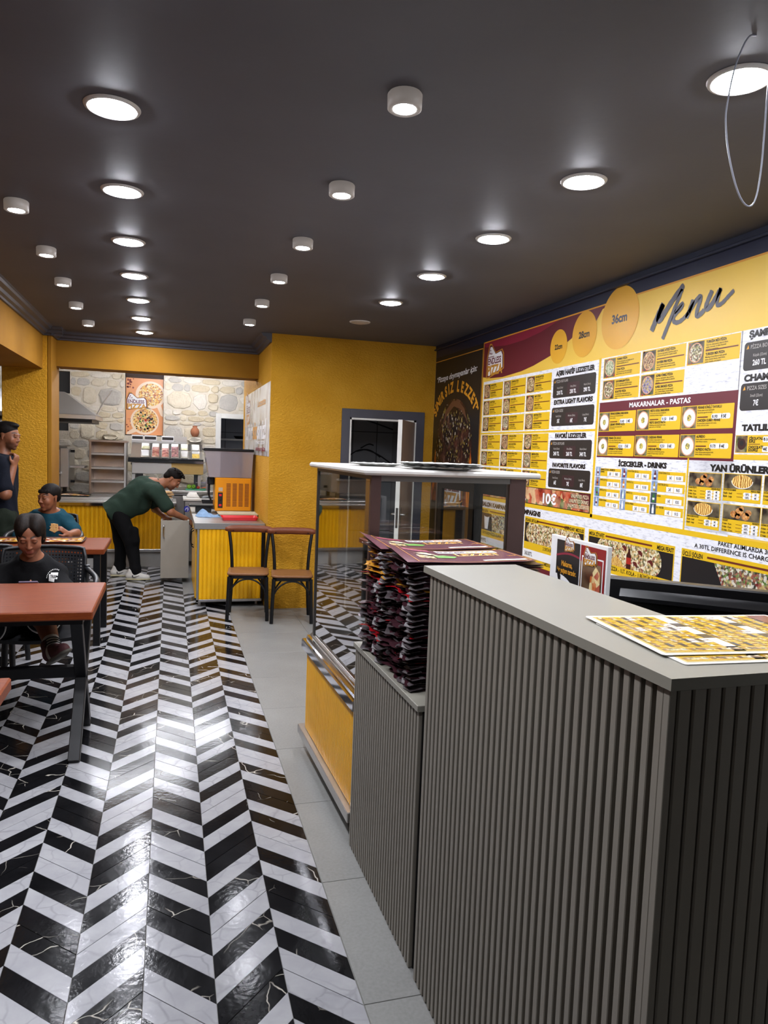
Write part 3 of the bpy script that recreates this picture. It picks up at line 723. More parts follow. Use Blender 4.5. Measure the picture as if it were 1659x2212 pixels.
def speckle(name,cols,scale,flat=1):
    k=N(name,.38,0,.45); v=k.vor(scale,'F1',k.co('Object',(1,1,1))); n=k.noise(scale*.6,2)
    st=[(i/len(cols),c) for i,c in enumerate(cols)]
    sep=k.n('SeparateColor'); k.l(v.outputs['Color'],sep.inputs[0])
    k.col(k.mix(.25,k.ramp(sep.outputs[0],st,True),k.ramp(n.outputs[0],((.35,'2a1a10'),(.65,'f3dfae'))))); return k.m
k=N('print_pizza_dark',.38); a=k.noise(7,5,.65,k.co('Object',(1.4,.8,1))); v=k.vor(62,'F1',k.co('Object',(1,.7,1))); sp2=k.n('SeparateColor'); k.l(v.outputs['Color'],sp2.inputs[0])
c1=k.ramp(a.outputs[0],((.32,'140c0a'),(.47,'3a1f16'),(.58,'5c3426'),(.72,'8a6450')))
c2=k.ramp(sp2.outputs[0],((.0,'140c0a'),(.3,'2a1710'),(.55,'a08a48'),(.63,'1a100c'),(.82,'c9bca4'),(.88,'3a1a14'),(.95,'8f7a30')),True)
msk=k.ramp(k.noise(5,3).outputs[0],((.42,0.0),(.55,1.0))); k.col(k.mix(msk,c1,c2)); DARKP=k.m
PIZ=[speckle('print_pizza_mixed',('b98a4a','3a2316','d8c48a','7a4420','e8dcc0','5b3a1e','8f7a35'),150),
     speckle('print_pizza_red',('8a4a22','5a1f16','c9a060','2b1710','d9b98a','94401e'),150),
     speckle('print_pizza_pale',('e3dcc0','3a2320','a8a070','6b2a20','f0ead6','40301f','7d8040'),130),
     speckle('print_pizza_green',('9fae86','dfe0c8','5f7a4a','c9cfae','7f8f6a'),150),
     speckle('print_pizza_violet',('6f68a8','c9b060','8f88c0','4a3f70','b9a050'),150),
     DARKP,
     speckle('print_pizza_loaded',('d9c89a','e8dcb8','3a2a1a','8a2a26','b98f50','f0e8cc','5d6a2c','caa866'),85),
     speckle('print_pizza_veg',('2a2622','d8d4c4','8a1f22','4f7a2a','b9a060','151515','c9c9be','6f2a2a'),80),
     speckle('print_pizza_cheese',('e9b23c','f0cf7a','b5562a','e89a2a','f5e2b0','8a3a1a'),62)]
k=N('print_fries',.4); w_=k.n('TexWave'); w_.inputs['Scale'].default_value=22; w_.inputs['Distortion'].default_value=9; w_.inputs['Detail'].default_value=3; k.l(k.co(),w_.inputs[0]); k.col(k.ramp(w_.outputs[0],((.1,'9a5f1c'),(.4,'dca545'),(.8,'f0cd7c')))); FRY=k.m
FRI=speckle('print_fried_crumb',('c8761f','a8561a','e09a3a','b8661c'),110); PAS=speckle('print_pasta',('d8c040','8f8a30','e8d878','5f5a20'),150)
PBG=speckle('print_dark_wood',('241a14','2b201a','1f1612','30231a'),25); PLW=speckle('print_herb_wood',('3a2c1c','5a3a22','2a2014','4a5a22','6b4a2a'),40)
BLU=speckle('print_blue_planks',('4f79b5','6a92c8','3f68a5','86a8d4'),30)

board=bpy.data.objects.new('menu_board',None); COL.objects.link(board); tag(board,'huge yellow printed pizza menu with white brick panels covering the right wall','menu')
MW=Matrix(((0,0,-1,2.5595),(-1,0,0,0),(0,1,0,0),(0,0,0,1))); board.matrix_world=MW
def fl_(m,poly,z,mi=0):
    n=len(poly); A=sum(poly[i][0]*poly[(i+1)%n][1]-poly[(i+1)%n][0]*poly[i][1] for i in range(n))
    m.add([(p[0],p[1],z) for p in (poly if A>0 else poly[::-1])],[tuple(range(n))],mi)
def rect(m,u0,v0,u1,v1,z,mi=0): fl_(m,[(u0,v0),(u1,v0),(u1,v1),(u0,v1)],z,mi)
def disc(m,u,v,r,z,mi=0,ry=None,n=28,a0=0,a1=2*PI): fl_(m,arc(u,v,r,a0,a1,n,ry),z,mi)
def part(name,fn,mats,parent=board):
    m=MB(); fn(m); return m.obj(name,mats,parent)
def panel(name,u0,v0,u1,v1,z,mat,parent=board,r=0,th=.0006):
    m=MB(); P=rrect(u0,v0,u1,v1,r,5) if r else [(u0,v0),(u1,v0),(u1,v1),(u0,v1)]
    m.prism(P,z-th,z,'z'); return m.obj(name,mat,parent)
E_='C'
panel('background',-5.862,.55,-1.7,2.527,.001,VY,th=.001)
m=MB(); rect(m,-7.045,2.527,-1.0,2.64,.0012); m.obj('navy_band',VNV,board)
# header wave
m=MB()
lowc=[(-5.855,2.235),(-5.7,2.215),(-5.466,2.205),(-5.14,2.220),(-4.944,2.243),(-4.776,2.272),(-4.695,2.287),(-4.5,2.345),(-4.42,2.37),(-4.33,2.44),(-4.2,2.475),(-4.135,2.437),(-4.07,2.50),(-3.98,2.52)]
fl_(m,lowc+[(-5.855,2.52)],.0018); m.obj('maroon_wave',VMA,board)
m=MB(); fl_(m,[(-5.82,2.483),(-5.418,2.450),(-5.132,2.452),(-4.85,2.475),(-4.6,2.519),(-5.855,2.519),(-5.855,2.50)],.0022); m.obj('light_wave',VMA2,board)
m=MB(); rect(m,-5.862,2.519,-1.7,2.5285,.0024); rect(m,-5.866,.6,-5.856,2.5285,.0024); m.obj('orange_line',VOR,board)
for u,v,r,ry,s,h in ((-4.588,2.337,.114,.116,'22cm',.034),(-4.265,2.376,.146,.147,'28cm',.043),(-3.88,2.418,.19,.185,'36cm',.052)):
    m=MB(); disc(m,u,v,r,.0028,0,ry,48); c=m.obj('size_circle',VCI,board); text(s,u,v-h*.5,h,VNK if s=='36cm' else VIN,c,.0032,None,.04,'C')
# brush-lettered Menu
def stroke(m,pts,w,z):
    P=[Vector((a,b,0)) for a,b in pts]
    for _ in range(2):
        Q=[P[0]]
        for a,b in zip(P,P[1:]): Q+=[a*.75+b*.25,a*.25+b*.75]
        Q.append(P[-1]); P=Q
    L=[];R_=[]
    for i,p in enumerate(P):
        t=(P[min(i+1,len(P)-1)]-P[max(i-1,0)]).normalized(); n=Vector((-t.y,t.x,0))
        e=w*(.93+.07*math.sin(i*2.3))*(.55 if i in (0,len(P)-1) else 1)
        L.append(p+n*e); R_.append(p-n*e)
    k_=len(P); vs=[(p.x,p.y,z) for p in L+R_]
    m.add(vs,[(i,k_+i,k_+i+1,i+1) for i in range(k_-1)])
m=MB()
for pts,w in (([(-3.563,2.293),(-3.545,2.325),(-3.50,2.395),(-3.475,2.428)],.021),([(-3.475,2.425),(-3.508,2.37),(-3.513,2.345),(-3.49,2.340),(-3.46,2.375),(-3.39,2.44),(-3.315,2.495)],.019),([(-3.325,2.475),(-3.37,2.40),(-3.42,2.31),(-3.463,2.235)],.015),
    ([(-3.375,2.362),(-3.335,2.392),(-3.315,2.402),(-3.318,2.378),(-3.375,2.350),(-3.388,2.322),(-3.35,2.303),(-3.30,2.318),(-3.265,2.345)],.013),
    ([(-3.278,2.318),(-3.255,2.36),(-3.235,2.405)],.016),([(-3.262,2.345),(-3.215,2.395),(-3.185,2.415),(-3.178,2.398),(-3.205,2.335),(-3.198,2.312),(-3.165,2.325),(-3.148,2.338)],.015),
    ([(-3.10,2.425),(-3.135,2.365),(-3.138,2.340),(-3.11,2.340),(-3.07,2.385),(-3.04,2.422)],.016),([(-3.04,2.425),(-3.062,2.365),(-3.055,2.340),(-3.02,2.350),(-2.985,2.375),(-2.95,2.396)],.012)): stroke(m,pts,w,.003)
m.obj('menu_lettering',VNK,board)
# logo
def logo(parent,u,v,s,z=.003,mats=None,full=True):
    a,b,c_=(VGO,VWH,VMA)
    out=[(-.165,-.115),(-.125,-.12),(.13,-.075),(.175,-.06),(.165,.06),(.13,.10),(.01,.085),(-.08,.165),(-.12,.165),(-.165,.05)]
    m=MB(); fl_(m,[(u+x*s,v+y*s) for x,y in out],z,0); fl_(m,[(u+x*s*.93,v+y*s*.92) for x,y in out],z+.0004,2); fl_(m,[(u+x*s*.84,v+y*s*.83) for x,y in out],z+.0008,1)
    fl_(m,[(u-.135*s,v+.062*s),(u-.02*s,v+.066*s),(u-.095*s,v+.128*s)],z+.001,1)
    for x,y,r in ((-.10,.085,.010),(-.07,.08,.009),(-.092,.108,.008)): disc(m,u+x*s,v+y*s,r*s,z+.0014,2,None,10)
    rect(m,u-.13*s,v+.052*s,u-.02*s,v+.058*s,z+.0012,2)
    o=m.obj('shop_logo',[a,b,c_],parent)
    text('ENDLESS',u-.132*s,v-.005*s,.052*s,c_,parent,z+.0014,.25*s,.03,'L',0,'logo_lettering')
    text('PIZZA',u-.140*s,v-.092*s,.078*s,a,parent,z+.0014,.29*s,.045,'L',0,'logo_lettering'); return o
logo(board,-5.622,2.335,1.0)
# white brick panels
panel('brick_panel',-5.832,1.762,-4.070,2.192,.0016,VBRK); panel('brick_panel',-5.832,1.355,-4.070,1.748,.0016,VBRK)
panel('brick_panel',-4.045,1.226,-2.872,2.195,.0016,VBRK); panel('brick_panel',-2.878,1.62,-1.7,2.195,.0016,VBRK); panel('brick_panel',-3.182,1.235,-1.7,1.594,.0016,VBRK)
panel('brick_panel',-5.832,.56,-1.7,1.198,.0016,VBRK)
D1='Özel sos, özel peynir, '
def pcard(u0,v0,u1,v1,pz_,t1,d1,t2,d2,name='pizza_card',crust=VGR,scale=1.0):
    c=panel(name,u0,v0,u1,v1,.0024,VY2); H=v1-v0; ph=min(.116,(u1-u0)*.33)
    m=MB(); rect(m,u0+.006,v0+.005,u0+.006+ph,v1-.005,.0028,0); cu=u0+.006+ph/2; cv=(v0+v1)/2
    disc(m,cu,cv,ph*.43,.0032,1,ph*.43); disc(m,cu,cv,ph*.385,.0036,2,ph*.385)
    for i in range(6): disc(m,u0+.01+R(0,ph-.008),(v0+.012 if i%2 else v1-.012)+R(-.004,.004),R(.004,.008),.003,3 if i%3 else 4,None,8)
    m.obj('photo',[PBG,vinyl('print_crust','d9a079'),pz_,vinyl('print_tomato','a8281e'),vinyl('print_leaf','41602a')],c)
    x=u0+.014+ph+.006; W_=u1-x-.008
    text(t1,x,v1-.021,.0125,VIN,c,.003,None,.045,xs=.85)
    for i,d in enumerate(d1): text(d,x,v1-.034-.0115*i,.0085,VIN,c,.003,None,.015,xs=.88)
    m=MB(); rect(m,x-.002,v0+H*.485,u1-.01,v0+H*.485+.0062,.003); m.obj('rule',VBR,c)
    text(t2,x,v0+H*.485-.020,.0125,VIN,c,.003,None,.045,xs=.85)
    for i,d in enumerate(d2): text(d,x,v0+H*.485-.033-.0115*i,.0085,VIN,c,.003,None,.015,xs=.88)
NM=[[('BALKAN PİZZA','BALKAN PIZZA',1),('CARNAVAL PİZZA','CARNIVAL PIZZA',2),('PEYNİRLİM PİZZA','CHEESE PIZZA',0)],[('PARTY PİZZA','PARTY PIZZA',0),('RETRO PİZZA','RETRO PIZZA',0),('MISTO PİZZA','MISTO PIZZA',1)],[('MARGARİTA PİZZA','MARGARITA PIZZA',0),('SUCUKLUM PİZZA','SUCUK PIZZA',2),('MANTARLI PİZZA','MUSHROOM PIZZA',0)],
    [('KARIŞIK PİZZA','MIX PIZZA',1),('ÇİKOLATALI PİZZA','CHOCOLATE PIZZA',1),('TONİ PİZZA','TONI PIZZA',0)],[('HAPPY PİZZA','HAPPY PIZZA',2),('ENDLESS SPECIAL PİZZA','ENDLESS SPECIAL PIZZA',0),('MEKSİKA PİZZA','MEXICO PIZZA',2)],[('KÖY PİZZA','VILLAGE PIZZA',1),('AKDENİZ PİZZA','MEDITERRANEAN PIZZA',2),('SEBZELİ PİZZA','VEGETABLE PIZZA',0)]]
for r_,(vt,row) in enumerate(zip((2.168,2.029,1.894,1.743,1.608,1.473),NM)):
    for (u0,u1),(a,b,p) in zip(((-5.813,-5.448),(-5.428,-5.050),(-5.031,-4.660)),row):
        pcard(u0,vt-.122,u1,vt,PIZ[p],a,(D1+'sucuk,','mısır ve biber ile.'),b,('Pizza with special sauce,','special cheese, corn, pepper.'))
for (u0,v1,u1,a,da,b,db,p) in ((-4.014,2.188,-3.648,'TONNO PİZZA',('Özel sos, özel peynir, ton balığı mısır ve','soğan ile denizden gelen tat.'),'TUNA PIZZA',('Taste from the sea with special sauce,','special cheese, tuna, corn, and onion.'),3),
    (-3.632,2.190,-3.264,'KAYSERİ ATEŞİ PİZZA',('Özel sos, özel peynir, pastırma, sucuk ve','yumurta ile Kayseri\'nin meşhur lezzeti.'),'KAYSERI FIRE PIZZA',('Famous taste of Kayseri with special','sauce, special cheese, pastrami, sucuk,','and egg.'),1),
    (-3.250,2.190,-2.884,'TURKİSH MİX PİZZA',('Özel sos, özel peynir, dana et döner,','soğan, domates ve biber ile yerel','lezzetlerin buluşması.'),'TURKISH MIX PIZZA',('Meeting of local flavors with special','sauce, special cheese, beef döner,','onion, tomato, and pepper.'),2),
    (-4.012,2.056,-3.646,'KAVURMALIM PİZZA',('Özel sos, özel peynir, kavurma, kırmızı','biber ve soğan ile geleneksel bir şölen.'),'ROASTED PIZZA',('A traditional feast with special sauce,','special cheese, roasted, red pepper, and','onion.'),2),
    (-3.632,2.056,-3.264,'SÜPER FÜMELİ PİZZA',('Özel sos, özel peynir, füme antrikot,','mantar ve cheddar peyniri ile enfes bir','deneyim.'),'SUPER SMOKED PIZZA',('An exquisite experience with special','sauce, special cheese, smoked ribeye,','mushroom, and cheddar cheese.'),4)):
    pcard(u0,v1-.120,u1,v1,PIZ[p],a,da,b,db)
# size / price panels
def title(s,u0,u1,v,h,parent=board,mat=VIN,bold=.06): text(s,u0,v,h,mat,parent,.0032,u1-u0,bold)
def price(u0,v0,u1,v1,head,labs,pr,mid=True):
    c=panel('price_panel',u0,v0,u1,v1,.0024,VDK,r=.018)
    W_=u1-u0; H=v1-v0
    text(head,u0+.04,v1-.032,.019,VGR,c,.0032,None,.004,xs=.85)
    m=MB(); fl_(m,[(u0+.014,v1-.032),(u0+.03,v1-.030),(u0+.024,v1-.012)],.0032); m.obj('slice_icon',VOR,c)
    if mid:
        m=MB(); fl_(m,rrect(u0+W_*.355,v0+.016,u0+W_*.645,v1-.04,.008),.0028); m.obj('middle_box',vinyl('print_middle_box','3a2428'),c)
    for i,(l_,p_) in enumerate(zip(labs,pr)):
        x=u0+W_*(.18+.32*i)
        text(l_,x,v0+.062,.013,VGR if i!=1 else VGR,c,.0034,None,.004,'C',xs=.8); text(p_,x,v0+.022,.026,VWH,c,.0034,None,.03,'C',xs=.78)
tl=('Küçük (22cm)','Orta (28cm)','Büyük (36cm)'); el=('Small (22cm)','Medium (28cm)','Large (36cm)')
title('AŞIRI HAFİF LEZZETLER',-4.60,-4.115,2.136,.032); price(-4.631,1.984,-4.095,2.119,'PİZZA BOYLARI',tl,('210 TL','230 TL','290 TL'))
title('EXTRA LIGHT FLAVORS',-4.607,-4.117,1.940,.030); price(-4.632,1.790,-4.094,1.918,'PIZZA SIZES',el,('5€','6€','7€'))
title('FAVORİ LEZZETLER',-4.565,-4.164,1.709,.030); price(-4.632,1.567,-4.098,1.694,'PİZZA BOYLARI',tl,('240 TL','260 TL','340 TL'))
title('FAVORITE FLAVORS',-4.580,-4.155,1.509,.028); price(-4.629,1.366,-4.094,1.497,'PIZZA SIZES',el,('6€','7€','8€'))
title('ŞAMPİYON LEZZETLER',-2.831,-2.33,2.157,.030); price(-2.855,2.006,-2.31,2.136,'PİZZA BOYLARI',tl,('260 TL','290 TL','360 TL'))
title('CHAMPION FLAVORS',-2.842,-2.34,1.958,.030); price(-2.858,1.822,-2.31,1.948,'PIZZA SIZES',el,('7€','8€','9€'))
title('TATLILAR - DESSERTS',-2.833,-2.33,1.730,.028)
c=panel('dessert_card',-2.866,1.627,-2.48,1.709,.0024,VY2); m=MB(); rect(m,-2.863,1.63,-2.792,1.706,.0028,0); disc(m,-2.826,1.667,.026,.0032,1); disc(m,-2.826,1.672,.013,.0036,2); m.obj('photo',[PLW,vinyl('print_chocolate','3a1a12'),VBL],c)
text('ÇİKOLATALI',-2.783,1.688,.0125,VIN,c,.003,None,.045,xs=.85); text('SUFLE',-2.783,1.674,.0125,VIN,c,.003,None,.045,xs=.85); text('CHOCOLATE',-2.783,1.648,.0125,VIN,c,.003,None,.045,xs=.85); text('SOUFFLÉ',-2.783,1.634,.0125,VIN,c,.003,None,.045,xs=.85)
m=MB(); rect(m,-2.783,1.666,-2.715,1.669,.003,1); 
for v in (1.676,1.632): fl_(m,rrect(-2.70,v,-2.62,v+.026,.005),.003,0)
m.obj('price_box',[VWH,VBR],c); text('₺100',-2.695,1.682,.015,VIN,c,.0036,None,.03); text('4€',-2.695,1.638,.015,VIN,c,.0036,None,.03)
# pastas
pb=panel('pasta_panel',-4.034,1.586,-2.872,1.922,.0022,VMA); text('MAKARNALAR - PASTAS',-3.725,1.880,.028,VWH,pb,.003,.525,.03)
for i,(u0,v1,u1,a,da,b,db,tlp,eu) in enumerate(((-4.032,1.862,-3.657,'PENNE KREMALI MAKARNA',('Krema ve soya ile hazırlanmış klasik','penne makarna.'),'CREAMY PENNE PASTA',('Classic penne pasta prepared with','cream and soy.'),'₺140','4€'),
  (-3.647,1.863,-3.267,'PESTO SOSLU MAKARNA',('Krema, pesto sos ve kuru fesleğen ile','hazırlanmış ferahlatıcı makarna.'),'PESTO SAUCE PASTA',('Refreshing pasta prepared with cream,','pesto sauce, and dried basil.'),'₺150','4€'),
  (-3.262,1.863,-2.891,'PENNE KÖRİLİ TAVUKLU',('Krema, tavuk ve köri baharatı ile','hazırlanmış egzotik bir lezzet.'),'CHICKEN CURRY PENNE',('An exotic flavor prepared with cream,','chicken, and curry spice.'),'₺190','5€'),
  (-4.033,1.715,-3.656,'PENNE ÇİN USULÜ',('Tavuk, mantar, yeşil biber, kırmızı biber','ve soya sosu ile uzak doğu lezzeti.'),'CHINESE STYLE PENNE',('Far East flavor with chicken, mushroom,','green pepper, red pepper, and soy sauce'),'₺210','5€'),
  (-3.648,1.717,-3.268,'CHEDDAR PENNE',('Bol cheddar ve kaşar peyniri, krema ve','mantarla taçlandırılmış enfes penne.'),'CHEDDAR PENNE',('Delicious penne crowned with generous','cheddar and kaşar cheese, cream, and','mushrooms.'),'₺250','6€'),
  (-3.260,1.718,-2.888,'ALFREDO',('Krema, tavuk ve mantar ile hazırlanmış','klasik Alfredo makarna.'),'ALFREDO PASTA',('Classic Alfredo pasta prepared with','cream, chicken, and mushroom.'),'₺170','4€'))):
    c=panel('pasta_card',u0,v1-.119,u1,v1,.0028,VY2,r=.004); cu=u0+.062; cv=v1-.062
    m=MB(); rect(m,u0+.005,v1-.115,u0+.115,v1-.004,.0032,0); disc(m,cu,cv,.050,.0036,1); disc(m,cu,cv,.044,.004,2); disc(m,cu,cv,.017,.0044,3); m.obj('photo',[PLW,vinyl('print_crust','d9a079'),VWH,PAS],c)
    x=u0+.122; text(a,x,v1-.018,.0125,VIN,c,.0034,None,.04,xs=.85); text(b,x,v1-.083,.0125,VIN,c,.0034,None,.04,xs=.85)
    for j,d in enumerate(da): text(d,x,v1-.030-.0115*j,.0082,VIN,c,.0034,None,.006,xs=.8)
    for j,d in enumerate(db): text(d,x,v1-.095-.0105*j,.0082,VIN,c,.0034,None,.006,xs=.8)
    m=MB(); rect(m,x,v1-.064,x+.075,v1-.058,.0034,1); fl_(m,rrect(x+.10,v1-.073,x+.175,v1-.046,.011),.0034,0); fl_(m,rrect(x+.168,v1-.073,x+.228,v1-.046,.011),.0034,0); m.obj('price_box',[VWH,VBR],c)
    text(tlp,x+.106,v1-.068,.0165,VIN,c,.004,None,.02,xs=.8); text(eu,x+.18,v1-.068,.0165,VIN,c,.004,None,.03,xs=.85)
# yellow dividers
m=MB(); rect(m,-4.07,1.205,-4.045,2.2,.002); rect(m,-5.86,1.198,-1.7,1.226,.002); rect(m,-2.872,1.596,-1.7,1.616,.002); rect(m,-3.192,1.226,-3.180,1.595,.0026); rect(m,-5.832,1.748,-4.07,1.762,.0022); m.obj('divider',VY2,board)
# drinks
title('İÇECEKLER - DRINKS',-3.797,-3.353,1.538,.029)
DR=[[('SINIRSIZ İÇECEK - UNLIMITED','2€','₺80'),('COCA COLA (33 CL.)','2€','₺65'),('COCA COLA (1 L.)','3€','₺100')],[('FANTA (33 CL.)','2€','₺65'),('FANTA (1 L.)','3€','₺100'),('FUSE TEA (33 CL.)','2€','₺65')],[('SPRITE (33 CL.)','2€','₺65'),('SPRITE (1 L.)','3€','₺100'),('SODA','1€','₺35')],[('KÜÇÜK AYRAN','1€','₺25'),('BÜYÜK AYRAN','2€','₺50'),('SU - WATER','1€','₺15')]]
BC=[['d8d8d8','8a1a1a','5a1010'],['c8731c','d8801c','b89a30'],['4f9a3a','d8e8d8','2f7a2a'],['dddddd','e8e8e8','e8eef2']]
for r_,row in enumerate(DR):
    for c_,(nm,eu,tlp) in enumerate(row):
        u0,u1=((-4.032,-3.766),(-3.757,-3.480),(-3.472,-3.198))[c_]; v1=1.524-.0625*r_
        c=panel('drink_card',u0,v1-.053,u1,v1-.005,.0024,VY2)
        m=MB(); rect(m,u0,v1-.055,u0+.052,v1+.003,.0028,0); bu=u0+.026; fl_(m,[(bu-.009,v1-.05),(bu+.009,v1-.05),(bu+.009,v1-.022),(bu+.004,v1-.010),(bu+.004,v1-.002),(bu-.004,v1-.002),(bu-.004,v1-.010),(bu-.009,v1-.022)],.0032,1); rect(m,bu-.009,v1-.038,bu+.009,v1-.026,.0034,2)
        m.obj('photo',[BLU if (c_<2 or r_<2) else vinyl('print_slate','3f4a55'),vinyl('print_bottle_'+BC[r_][c_],BC[r_][c_]),VWH if c_ else VMA],c)
        text(nm,u0+.056,v1-.018,.0105,VIN,c,.003,None,.025,xs=.78)
        if nm.startswith('SINIRSIZ'): text('DRINKS',u0+.056,v1-.031,.0105,VIN,c,.003,None,.025,xs=.78)
        m=MB(); rect(m,u0+.128,v1-.051,u0+.186,v1-.023,.003); rect(m,u0+.190,v1-.051,u0+.258,v1-.023,.003); m.obj('price_box',VWH,c)
        text(eu,u0+.157,v1-.045,.0165,VIN,c,.0034,None,.02,'C',xs=.85); text(tlp,u0+.224,v1-.045,.0165,VIN,c,.0034,None,.02,'C',xs=.78)
# sides
title('YAN ÜRÜNLER - SIDES',-3.026,-2.47,1.537,.031)
SD=[(-3.172,1.526,'TAVUK FİLETO','CHICKEN FILLET',(('4 Adet - 4 pcs.','140TL','4€'),('8 Adet - 8 pcs.','220TL','5€'),('12 Adet - 12 pcs.','300TL','7€')),FRI,0),(-2.923,1.529,'PATATES KIZARMASI','FRENCH FRIES',(('Küçük - Small','120TL','3€'),('Büyük - Large','150TL','4€')),FRY,1),(-2.674,1.529,'SOĞAN HALKASI','ONION RINGS',(('8 Adet - 8 pcs.','120TL','3€'),('12 Adet - 12 pcs.','150TL','4€')),FRI,0),
    (-3.169,1.380,'ELMA DİLİM PATATES','WEDGE POTATOES',(('Küçük - Small','130TL','3€'),('Büyük - Large','160TL','4€')),FRY,1),(-2.915,1.383,'NUGGET','NUGGETS',(('4 Adet - 4 pcs.','100TL','3€'),('8 Adet - 8 pcs.','145TL','4€'),('12 Adet - 12 pcs.','190TL','5€')),FRI,0),(-2.674,1.383,'SOĞAN HALKASI','ONION RINGS',(('4 Adet - 4 pcs.','90TL','2€'),('8 Adet - 8 pcs.','130TL','3€'),('12 Adet - 12 pcs.','180TL','5€')),FRI,0)]
for u0,v1,a,b,rows,mt,sh in SD:
    u1=u0+.236; c=panel('side_dish_card',u0,v1-.132,u1,v1,.0024,VY2)
    m=MB(); rect(m,u0+.003,v1-.072,u1-.003,v1-.003,.0028,0); cu=(u0+u1)/2
    if sh: disc(m,cu,v1-.034,.068,.003,2,.036,28,PI,2*PI); disc(m,cu,v1-.036,.064,.0034,1,.031)
    else:
        for du,dv,rr in ((-.045,-.045,.022),(-.01,-.032,.026),(.03,-.05,.025),(.045,-.033,.02),(-.02,-.052,.018),(.002,-.016,.016)): disc(m,cu+du,v1+dv,rr,.0034,1,rr*.75,12)
    m.obj('photo',[PBG,mt,VWH],c)
    text(a,u0+.004,v1-.082,.0085,VIN,c,.003,None,.03,xs=.75); text(b,u1-.004,v1-.082,.0085,VIN,c,.003,None,.03,'R',xs=.75)
    m=MB()
    for i,(l_,p_,e_) in enumerate(rows):
        v=v1-.098-.0155*i; text(l_,u0+.004,v,.0095,VIN,c,.003,None,.02,xs=.78); fl_(m,rrect(u1-.105,v-.003,u1-.056,v+.012,.006),.003,0); fl_(m,rrect(u1-.052,v-.003,u1-.008,v+.012,.006),.003,0); rect(m,u0+.09,v+.004,u0+.125,v+.006,.003,1)
        text(p_,u1-.08,v,.0095,VIN,c,.0036,None,.03,'C',xs=.75); text(e_,u1-.03,v,.0095,VIN,c,.0036,None,.03,'C',xs=.85)
    m.obj('price_box',[VWH,VBR],c)
# 10 euro banner
c=panel('offer_banner',-5.83,1.226,-4.076,1.352,.0024,VIN); 
TOM=speckle('print_tomatoes',('a82a1c','c8452a','d87a4a','8a1a14','3f5a20','e0b080'),22)
m=MB(); rect(m,-5.822,1.231,-4.083,1.347,.0028,0); fl_(m,[(-4.22,1.347),(-4.083,1.347),(-4.083,1.27)],.0032,1); m.obj('photo',[TOM,VMA],c)
text('SINIRSIZ 350 TL',-5.75,1.25,.07,VWH,c,.0034,.80,.03); text('10€',-4.69,1.248,.072,VWH,c,.0034,.19,.035)
for i,s in enumerate(('UNLIMITED PIZZA','UNLIMITED DRINKS','UNLIMITED DESSERTS')): text(s,-4.09,1.313-.033*i,.025,VIN,c,.0034,None,.055,'R',xs=.8); text(s,-4.092,1.314-.033*i,.0245,vinyl('print_cream','ecd9b4'),c,.0038,None,.012,'R',xs=.8,name='lettering_face')
